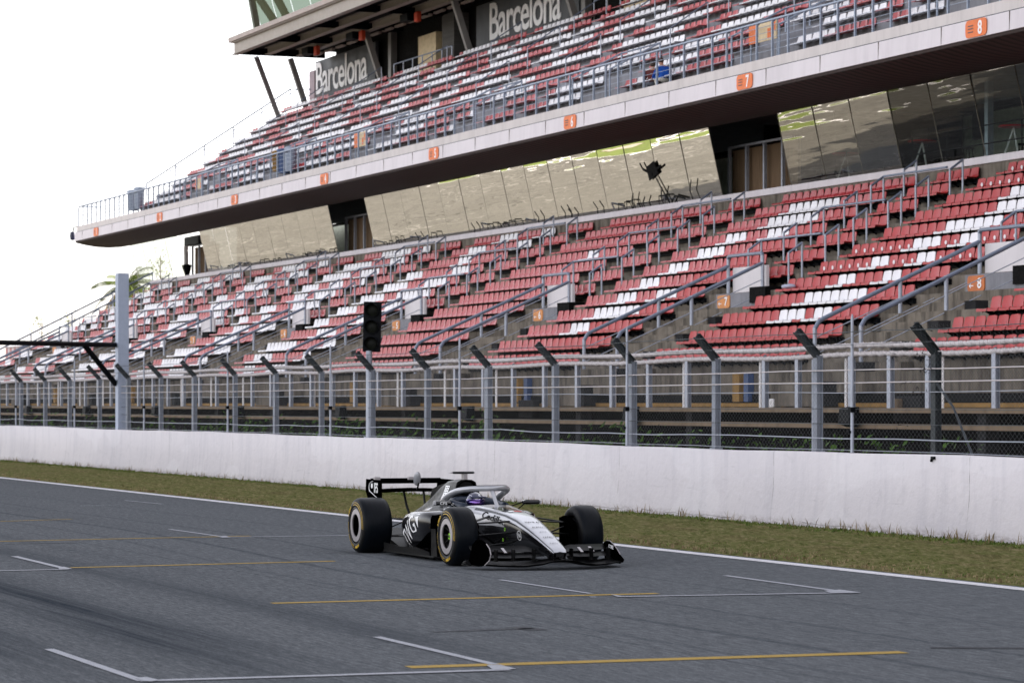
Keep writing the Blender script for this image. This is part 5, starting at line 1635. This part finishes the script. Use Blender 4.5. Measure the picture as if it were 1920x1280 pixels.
# --- side pods
def pod(s_):
    sts = [(-1.22,.36,.70,.36,.575,0),(-1.28,.33,.735,.33,.60,0),(-1.5,.3,.76,.24,.605,.02),(-1.9,.3,.755,.13,.59,.05),(-2.3,.3,.69,.10,.545,.06),(-2.7,.24,.56,.09,.48,.05),(-3.05,.15,.40,.09,.42,.03),(-3.4,.1,.26,.10,.36,.02)]
    rr_ = []
    for (x, y0, y1, zb, zt, cut) in sts:
        h = zt - zb; ym = (y1 - y0)
        p = [(y0, zb), (y0 + ym*.5, zb), (y1 - cut*1.6 - .02, zb + .01), (y1 - cut, zb + .18*h), (y1 - cut*.3, zb + .45*h), (y1, zb + .72*h), (y1 - .012, zb + .86*h), (y1 - .05, zt - .012), (y1 - .12, zt), (y0 + ym*.4, zt + .012), (y0, zt + .015)]
        rr_.append([(x, s_*y, z) for (y, z) in p])
    m = MB(); m.loft(rr_, mf=lambda i, j: (2 if i == -1 else 0) if i < 0 else (1 if j in (8, 9) and i > 2 else 0))
    pd = C(m, 'side_pod', [gloss, silver, matt], smooth=True)
    q = MB(); q.box(-1.225, -1.20, s_*.40, s_*.68, .40, .565); C(q, 'inlet', matt, pd)
    return pd
pod(1); pd = pod(-1)
t_ = text_mb('TWG', .26, .80, 0, .004, -.35); place(t_, (-1.93, 0, .34), (math.cos(R(24)), 0, math.sin(R(24))), (-math.sin(R(24)), 0, math.cos(R(24))))
C(drape(fine(t_), [pd], .005), 'decal', whitep, pd, fix=False)
m = MB(); m.add([(-1.66,0,.56),(-1.52,0,.40),(-1.50,0,.575)], [(0,1,2)]); C(drape(fine(m), [pd], .005), 'decal', whitep, pd, fix=False)
# cockpit side panel with the script
t_ = text_mb('Cadillac', .088, 1.0, 0, .006, .35)
xs_t = [v[0] for v in t_.v]; kx = .60 / (max(xs_t) - min(xs_t)); t_.v = [(v[0]*kx, v[1], 0) for v in t_.v]
place(t_, (-.30, 0, .558), (1, 0, -.13), (0, 0, 1)); C(drape(fine(t_), [mono], .005), 'script_decal', matt, mono, fix=False)
# --- floor, vanes and bib
m = MB()
m.prism([(-.62,-.12),(-.75,-.50),(-1.0,-.74),(-2.9,-.74),(-3.0,-.55),(-3.75,-.52),(-3.75,.52),(-3.0,.55),(-2.9,.74),(-1.0,.74),(-.75,.5),(-.62,.12)], .040, .062, 'z')
C(m, 'floor', carbon, bevel=.004)
for s_ in (-1, 1):
    m = MB(); m.loft([[(x, s_*y, .062), (x, s_*(y+.006), .062), (x, s_*(y+.012), .062+h), (x, s_*(y+.006), .062+h)] for (x, y, h) in ((-1.15,.73,.05),(-1.6,.738,.09),(-2.2,.738,.07),(-2.85,.738,.10))]); C(m, 'floor_edge', carbon)
    for (xx, yy, h0, ln, mt) in ((-1.02,.735,.34,.16,carbon),(-.92,.62,.30,.16,carbon),(-.86,.52,.26,.14,carbon)):
        m = MB(); m.loft([[(xx - ln*.5, s_*yy, z), (xx + ln*.5 - (z-.06)*.2, s_*(yy-.02), z), (xx + ln*.5 - (z-.06)*.2, s_*(yy-.03), z), (xx - ln*.5, s_*(yy-.008), z)] for z in (.062,.062+h0*.5,.062+h0)]); C(m, 'turning_vane', mt)
m = MB(); m.loft([[(-2.9, y, z) for (y, z) in ((-.5,.065),(.5,.065),(.5,.09),(-.5,.09))], [(-3.9, y, z) for (y, z) in ((-.48,.16),(.48,.16),(.48,.30),(-.48,.30))]]); C(m, 'diffuser', carbon)
# --- suspension
def arm(a, c, r=.022, mt=None, name='wishbone'):
    m = MB(); m.tube([a, c], [r, r*.8], 10, ry=.38); return C(m, name, mt or carbon, smooth=True)
for s_ in (-1, 1):
    for (a, c) in (((.12,.17,.53),(.02,.66,.50)),((-.42,.23,.57),(-.03,.66,.50)),((.18,.16,.28),(.02,.68,.20)),((-.45,.22,.22),(-.03,.68,.20)),((-.30,.2,.24),(-.02,.62,.46)),((.22,.14,.40),(.12,.66,.36))):
        arm((a[0], s_*a[1], a[2]), (c[0], s_*c[1], c[2]), .030)
    for (a, c) in (((-2.9,.2,.42),(-3.36,.60,.46)),((-3.55,.12,.42),(-3.42,.60,.46)),((-2.85,.22,.22),(-3.36,.6,.22)),((-3.6,.14,.22),(-3.42,.6,.22)),((-3.0,.22,.5),(-3.35,.6,.28))):
        arm((a[0], s_*a[1], a[2]), (c[0], s_*c[1], c[2]), .026)
m = MB(); m.box(-.12,-.02,-.67,-.60,.12,.58); C(m, 'upright', matt, bevel=.02)
m = MB(); m.box(-.12,-.02,.60,.67,.12,.58); C(m, 'upright', matt, bevel=.02)
# brake duct scoops in front of the wheels, upper fairing
for s_ in (-1, 1):
    m = MB(); m.loft([[(x, s_*y, z) for (y, z) in ((.60,z0),(.665,z0),(.665,z1),(.60,z1))] for (x, z0, z1) in ((.22,.30,.50),(.05,.18,.58),(-.18,.2,.56))]); C(m, 'brake_duct', matt, bevel=.01)
# --- front wing
def foil(chord, th=.1, camber=.08, n=8):
    up, lo_ = [], []
    for i in range(n + 1):
        t = i / n; yt = th * (math.sqrt(t) * 1.2 * (1 - t) + .02 * (1 - t)); cb = -camber * 4 * t * (1 - t)
        up.append((t*chord, (cb + yt)*chord)); lo_.append((t*chord, (cb - yt)*chord))
    return up + lo_[-2:0:-1]
def wing(stations, name, mt, th=.09, cam_=.08, par=None, mf=None):
    """stations: y, x leading edge, z, chord, angle(deg, nose-down positive)"""
    rr_ = []
    for (y, xl, z, ch, an) in stations:
        a = R(an); pts = []
        for (u, v) in foil(ch, th, cam_):
            pts.append((xl - (u*math.cos(a)) - v*math.sin(a)*0, y, z + u*math.sin(a) + v*math.cos(a)))
        rr_.append(pts)
    m = MB(); m.loft(rr_, mi=0, mf=mf); return C(m, name, mt, par, smooth=True)
def sym(lst): return [(-y, *r_) for (y, *r_) in lst[::-1]] + ([(y, *r_) for (y, *r_) in lst] if lst[0][0] > 0 else [(y, *r_) for (y, *r_) in lst[1:]])
fw = empty('front_wing'); fw.parent = car
main = sym([(0,1.42,.120,.30,2),(.12,1.42,.115,.30,2),(.25,1.40,.085,.32,3),(.45,1.33,.060,.34,5),(.7,1.20,.062,.33,6),(.89,1.06,.075,.30,7)])
wing(main, 'main_plane', carbon, par=fw)
for (dx, dz, ch, an, nm) in ((-.27,.045,.16,18,'flap'),(-.40,.105,.15,27,'flap')):
    for s_ in (-1, 1):
        stt = [(.13,1.42+dx,.135+dz*.55,ch*.9,an*.6),(.3,1.39+dx,.100+dz,ch,an),(.55,1.29+dx,.085+dz*1.1,ch*1.0,an),(.87,1.08+dx,.09+dz*1.1,ch*.85,an)]
        if s_ < 0: stt = [(-y, *r_) for (y, *r_) in stt[::-1]]
        f_ = wing(stt, nm, carbon, th=.07, par=fw)
        if dx < -.3:
            for q_ in ((1, 2) if s_ > 0 else (2,)):
                yy = s_*(.28 + .14*q_); mm = MB(); mm.box(.93, 1.05, yy - .02, yy + .015, .235, .238); mm.v = [(x - .06, y, z - (x-.93)*.42 + .005*q_) for (x,y,z) in mm.v]; C(mm, 'decal', grey_r, f_)
for s_ in (-1, 1):
    # end plate: curved outline
    ol = [(.72,.055),(1.14,.050),(1.26,.070),(1.33,.13),(1.36,.20),(1.31,.265),(1.20,.315),(1.04,.355),(.86,.35),(.74,.28)] if s_ < 0 else [(.50,.055),(.90,.050),(1.02,.055),(1.06,.09),(1.02,.15),(.94,.21),(.84,.265),(.74,.30),(.62,.30),(.52,.26)]
    m = MB(); vs0 = [(x, s_*(.895 + (.03 if z < .1 else -.02*(z-.1)/.3)), z) for (x, z) in ol]; vs1 = [(x, y + s_*.010, z) for (x, y, z) in vs0]
    n = len(ol); m.add(vs0 + vs1, [tuple(range(n)), tuple(range(n, 2*n))[::-1]] + [(i, (i+1) % n, n+(i+1) % n, n+i) for i in range(n)])
    ep = C(m, 'end_plate', matt, fw)
    m = MB(); m.tube([(x, s_*(.902 + (.03 if z < .1 else -.02*(z-.1)/.3)), z) for (x, z) in ol[2:7]] if s_ < 0 else [(x, s_*(.902 - .02*(z-.1)/.3), z) for (x, z) in ol[4:9]], .006, 6); C(m, 'bright_edge', grey_r, ep, smooth=True)
    m = MB(); m.prism([(.50,s_*.90),(1.02,s_*.90),(.98,s_*.93),(.86,s_*.955),(.62,s_*.96),(.50,s_*.94)], .040, .052, 'z'); C(m, 'foot_plate', carbon, ep)
    m = MB(); m.tube([(.86,s_*.95,.05),(.80,s_*.975,.085),(.72,s_*.99,.07)], [.012,.03,.018], 8); C(m, 'tip_fin', carbon, ep)
    for q_ in (.24, .5, .72):
        m = MB(); m.box(1.02, 1.12, s_*q_ - .006, s_*q_ + .006, .10, .24); C(m, 'flap_bracket', carbon, fw)
    m = MB(); m.loft([[(x, s_*y, z) for (x, y) in ((1.30,.05),(1.30,.075),(1.12,.085),(1.12,.06))] for z in (.13,.19)]); C(m, 'wing_pylon', carbon, fw)
t_ = text_mb('CORE', .045, .9, .003, .012); place(t_, (.80, .872, .235), (1, 0, -.10), (0,.0,1)); C(t_, 'decal', whitep, fw, fix=False)
# --- rear wing
rw = empty('rear_wing'); rw.parent = car
wing([(y, -3.68, .79 + .018*math.cos(y*3.1), .30, 4) for y in (-.50,-.3,0,.3,.50)], 'main_plane', matt, th=.07, par=rw)
wing([(y, -3.90, .895, .22, 16) for y in (-.50,-.2,.2,.50)], 'flap', matt, th=.09, par=rw)
for s_ in (-1, 1):
    m = MB(); ol = [(-3.62,.94),(-4.24,.945),(-4.26,.78),(-4.16,.68),(-3.62,.665)]
    m.prism(ol, s_*.500, s_*.516, 'y'); ep = C(m, 'end_plate', matt, rw, bevel=.004)
    if s_ < 0:
        t_ = text_mb('IFS', .135, .72, .003, .012); place(t_, (-3.82, -.520, .835), (1,0,0), (0,0,1)); C(t_, 'decal', whitep, ep, fix=False)
        m = MB(); pts = []
        for i in range(11):
            a = R(95 + 120*i/10); pts.append((-3.93 + .165*math.cos(a), -.5185, .835 + .085*math.sin(a) - .0))
        m.tube(pts + [(-3.90,-.5185,.74),(-3.76,-.5185,.70)], [.012]*len(pts) + [.010,.004], 6, ry=.3); m.lathe([(0,-.001),(.035,-.001),(.036,.001)], (-3.99,-.519,.86), 'y', 16); C(m, 'emblem', whitep, ep, smooth=True)
    m = MB(); m.tube([(-3.78, s_*.14, .78), (-3.70, s_*.13, .6), (-3.55, s_*.10, .38)], .030, 8, ry=.45, up=(0,1,0)); C(m, 'pylon', carbon, rw, smooth=True)
for (a_, b_) in ((-.50,-.42),(-.02,.05)):
    m = MB(); m.box(-3.98,-3.92,a_,b_,.935,.978); C(m, 'sensor_box', grey_r, rw, bevel=.005)
m = MB(); m.lathe([(0,-.02),(.05,-.018),(.075,0),(.05,.012),(0,.014)], (0,0,0), 'x', 20); m.v = [(x*1.2 + z*.3, y*.7, z*1.25) for (x,y,z) in m.v]
sd_ = C(m, 'sensor_dish', silver, rw, smooth=True); sd_.location = (-3.70, .02, .955)
m = MB(); m.tube([(-3.71,.02,.80),(-3.69,.04,.9)], .012, 6); C(m, 'sensor_stalk', carbon, rw, smooth=True)
m = MB(); m.box(-4.05,-3.98,-.05,.05,.30,.36); C(m, 'rain_light', pm('unlit red lens', (.12,.01,.01), .2), bevel=.01)
# --- halo
hp = [(-1.78,.335,.660),(-1.68,.350,.725),(-1.5,.352,.800),(-1.25,.325,.862),(-1.05,.24,.893),(-.93,.12,.900),(-.90,0,.901)]
full = [(x, -y, z) for (x, y, z) in hp] + [(x, y, z) for (x, y, z) in hp[-2::-1]]
def smooth_path(p, n=4):
    out = []
    for i in range(len(p) - 1):
        p0 = Vector(p[max(0, i-1)]); p1 = Vector(p[i]); p2 = Vector(p[i+1]); p3 = Vector(p[min(len(p)-1, i+2)])
        for k in range(n):
            t = k / n; out.append(.5*((2*p1) + (p2-p0)*t + (2*p0-5*p1+4*p2-p3)*t*t + (3*p1-p0-3*p2+p3)*t**3))
    out.append(Vector(p[-1])); return out
m = MB(); m.tube(smooth_path(full, 4), .047, 12, ry=.78, up=(0,0,1)); ha = C(m, 'halo', silver, smooth='all')
m = MB(); m.tube([(-.915,0,.895),(-.86,0,.83),(-.78,0,.74),(-.70,0,.655)], [.030,.026,.024,.03], 10, ry=.8); C(m, 'halo_pillar', silver, ha, smooth=True)
m = MB(); hpf = smooth_path(full, 4); m.tube([(p.x + .004, p.y, p.z + .028) for p in hpf[6:-6]], .022, 8, ry=.5, up=(0,0,1)); C(m, 'halo_fairing', matt, ha, smooth='all')
for s_ in (-1, 1):
    m = MB(); m.tube([(-1.70,s_*.35,.715),(-1.58,s_*.352,.770)], .043, 12, ry=.8, up=(0,0,1)); C(m, 'halo_band', matt, ha, smooth=True)
# headrest and cockpit surround
m = MB(); hr = [(-1.12,.27,.655),(-1.4,.295,.675),(-1.62,.26,.70),(-1.72,.12,.72),(-1.73,0,.72)]; fl_ = [(x,-y,z) for (x,y,z) in hr] + [(x,y,z) for (x,y,z) in hr[-2::-1]]
m.tube(smooth_path(fl_, 3), .055, 8, ry=1.1, up=(0,0,1)); hd_ = C(m, 'headrest', pm('dark blue padding', (.012,.03,.06), .5), smooth='all')
side_text('JIM BEAM', .035, -1.36, -.352, .69, whitep, .6, par=hd_)
# --- mirrors
for s_ in (-1, 1):
    m = MB(); m.loft([[(-1.07 + x_*k, s_*y, .718 + z_*k) for (x_, z_) in ((.05,0),(.03,.028),(-.05,.032),(-.06,0),(-.05,-.030),(.03,-.026))] for (y, k) in ((.48,.6),(.51,1),(.69,1),(.71,.55))]); mr = C(m, 'mirror', gloss, smooth=True, bevel=.003)
    m = MB(); m.box(-1.135,-1.128, s_*.52, s_*.68, .695, .742); C(m, 'mirror_glass', rimm, mr)
    m = MB(); m.box(-1.09,-1.03, s_*.695, s_*.716, .700, .738); C(m, 'mirror_tip', silver, mr)
    m = MB(); m.tube([(-1.02, s_*.35, .60), (-1.06, s_*.50, .70)], .008, 6); m.tube([(-1.20, s_*.34, .655), (-1.08, s_*.48, .72)], .008, 6); C(m, 'mirror_stay', carbon, mr)
t_ = text_mb('CFS', .035, 1.2, .003, .01); place(t_, (-1.016, -.60, .718), (0,1,0), (0,0,1)); C(t_, 'decal', whitep, fix=False)
# aerials, small lime marks, wheel vanes
for q_ in ([(-.42,-.03,.63),(-.42,-.03,.80)], [(-.58,.05,.64),(-.58,.05,.77)]):
    m = MB(); m.tube(q_, .003, 5); C(m, 'aerial', matt)
m = MB(); m.lathe([(.012,-.002),(.022,-.002),(.022,.0),(.012,0)], (.02,-.262+.07,.43), 'y', 12, closed=True); m.lathe([(.012,-.002),(.022,-.002),(.022,.0),(.012,0)], (-.02,-.20,.30), 'y', 12, closed=True); C(m, 'lime_mark', lime)
# --- driver
J = {'pelvis':((-1.55,0,.22),(.15,.12)),'spine':((-1.62,0,.38),(.15,.12)),'chest':((-1.62,0,.52),(.17,.13)),'neck':((-1.56,0,.60),.06),'head':((-1.52,0,.68),.085),
     'sl':((-1.58,.17,.53),.07),'el':((-1.32,.22,.44),.05),'wl':((-1.10,.13,.50),.035),'gl':((-1.04,.10,.53),.04),
     'sr':((-1.58,-.17,.53),.07),'er':((-1.32,-.22,.44),.05),'wr':((-1.10,-.13,.50),.035),'gr':((-1.04,-.10,.53),.04),
     'hl':((-1.40,.09,.20),.09),'kl':((-1.0,.10,.34),.065),'al':((-.62,.08,.24),.045),'hr':((-1.40,-.09,.20),.09),'kr':((-1.0,-.10,.34),.065),'ar':((-.62,-.08,.24),.045)}
B = [('pelvis','spine'),('spine','chest'),('chest','neck'),('neck','head'),('chest','sl'),('sl','el'),('el','wl'),('wl','gl'),('chest','sr'),('sr','er'),('er','wr'),('wr','gr'),('pelvis','hl'),('hl','kl'),('kl','al'),('pelvis','hr'),('hr','kr'),('kr','ar')]
suit = pm('white race suit', (.60,.60,.62), .8)
drv = figure('person', J, B, (CX, CY, 0), 0, suit, 'driver in blue and white helmet sitting in the racing car')
for s_ in (-1, 1):
    for i in range(5):
        m = MB(); a = (i - 1.5) * .016
        if i < 4: m.tube([(-1.03, s_*(.115), .53 + a), (-.99, s_*.12, .53 + a), (-.985, s_*.085, .53 + a)], [.009,.009,.007], 6)
        else: m.tube([(-1.05, s_*.09, .565), (-1.02, s_*.07, .575), (-1.0, s_*.06, .555)], [.010,.009,.007], 6)
        m.build('glove_finger', matt, drv, smooth='all')
hel = NT('painted helmet'); p_ = hel.co((1,1,1)); wv = hel.n('TexWave', ins={'Vector': hel.co((1,1,1), rot=(.4,.9,.3)), 'Scale': 3.2, 'Distortion': 9.0, 'Detail': 2.0, 'Detail Scale': 1.6}).outputs['Fac']
hc = hel.ramp(wv, [(.40, (.015,.018,.07)), (.46, (.70,.70,.74)), (.60, (.70,.70,.74)), (.66, (.02,.02,.06))]); hel = hel.done(hel.bsdf(hc, .15, 0, None, 1.0))
m = MB(); m.ball((0,0,0), (.148,.122,.138), 28, 18)
m.v = [(x * (1.0 if x < 0 else 1.0 + .10 * max(0, -z/.138)), y, z * (1 if z > 0 else .98)) for (x, y, z) in m.v]
he = m.build('helmet', hel, drv, smooth='all'); he.location = (-1.49, 0, .70)
vis = NT('iridescent visor'); fr = vis.n('LayerWeight', ins={'Blend': .4}).outputs['Facing']
vis = vis.done(vis.bsdf(vis.ramp(fr, [(.0,(.10,.03,.22)),(.25,(.03,.02,.16)),(.7,(.05,.01,.03))]), .06, .85, None, 1.0))
m = MB(); vs = []; nu, nv = 16, 6
for i in range(nu + 1):
    for j in range(nv + 1):
        ph = R(-78 + 156*i/nu); th = R(70 + 34*j/nv)
        vs.append((.156*math.sin(th)*math.cos(ph), .129*math.sin(th)*math.sin(ph), .145*math.cos(th)))
m.add(vs, [(i*(nv+1)+j, (i+1)*(nv+1)+j, (i+1)*(nv+1)+j+1, i*(nv+1)+j+1) for i in range(nu) for j in range(nv)]); m.build('visor', vis, he, smooth='all', fix=False)
m = MB(); m.tube([(.10,-.10,.075),(.145,0,.075),(.10,.10,.075)], .012, 6); m.build('visor_strip', pm('dark blue strip', (.02,.03,.10), .3), he, smooth=True)
m = MB(); m.lathe([(.125,.008),(.135,.0),(.125,-.008),(.115,0)], (0,0,0), 'x', 28, closed=True)
swh = C(m, 'steering_wheel', matt, smooth=True); swh.location = (-.99, 0, .53); swh.scale = (1, 1, .72)
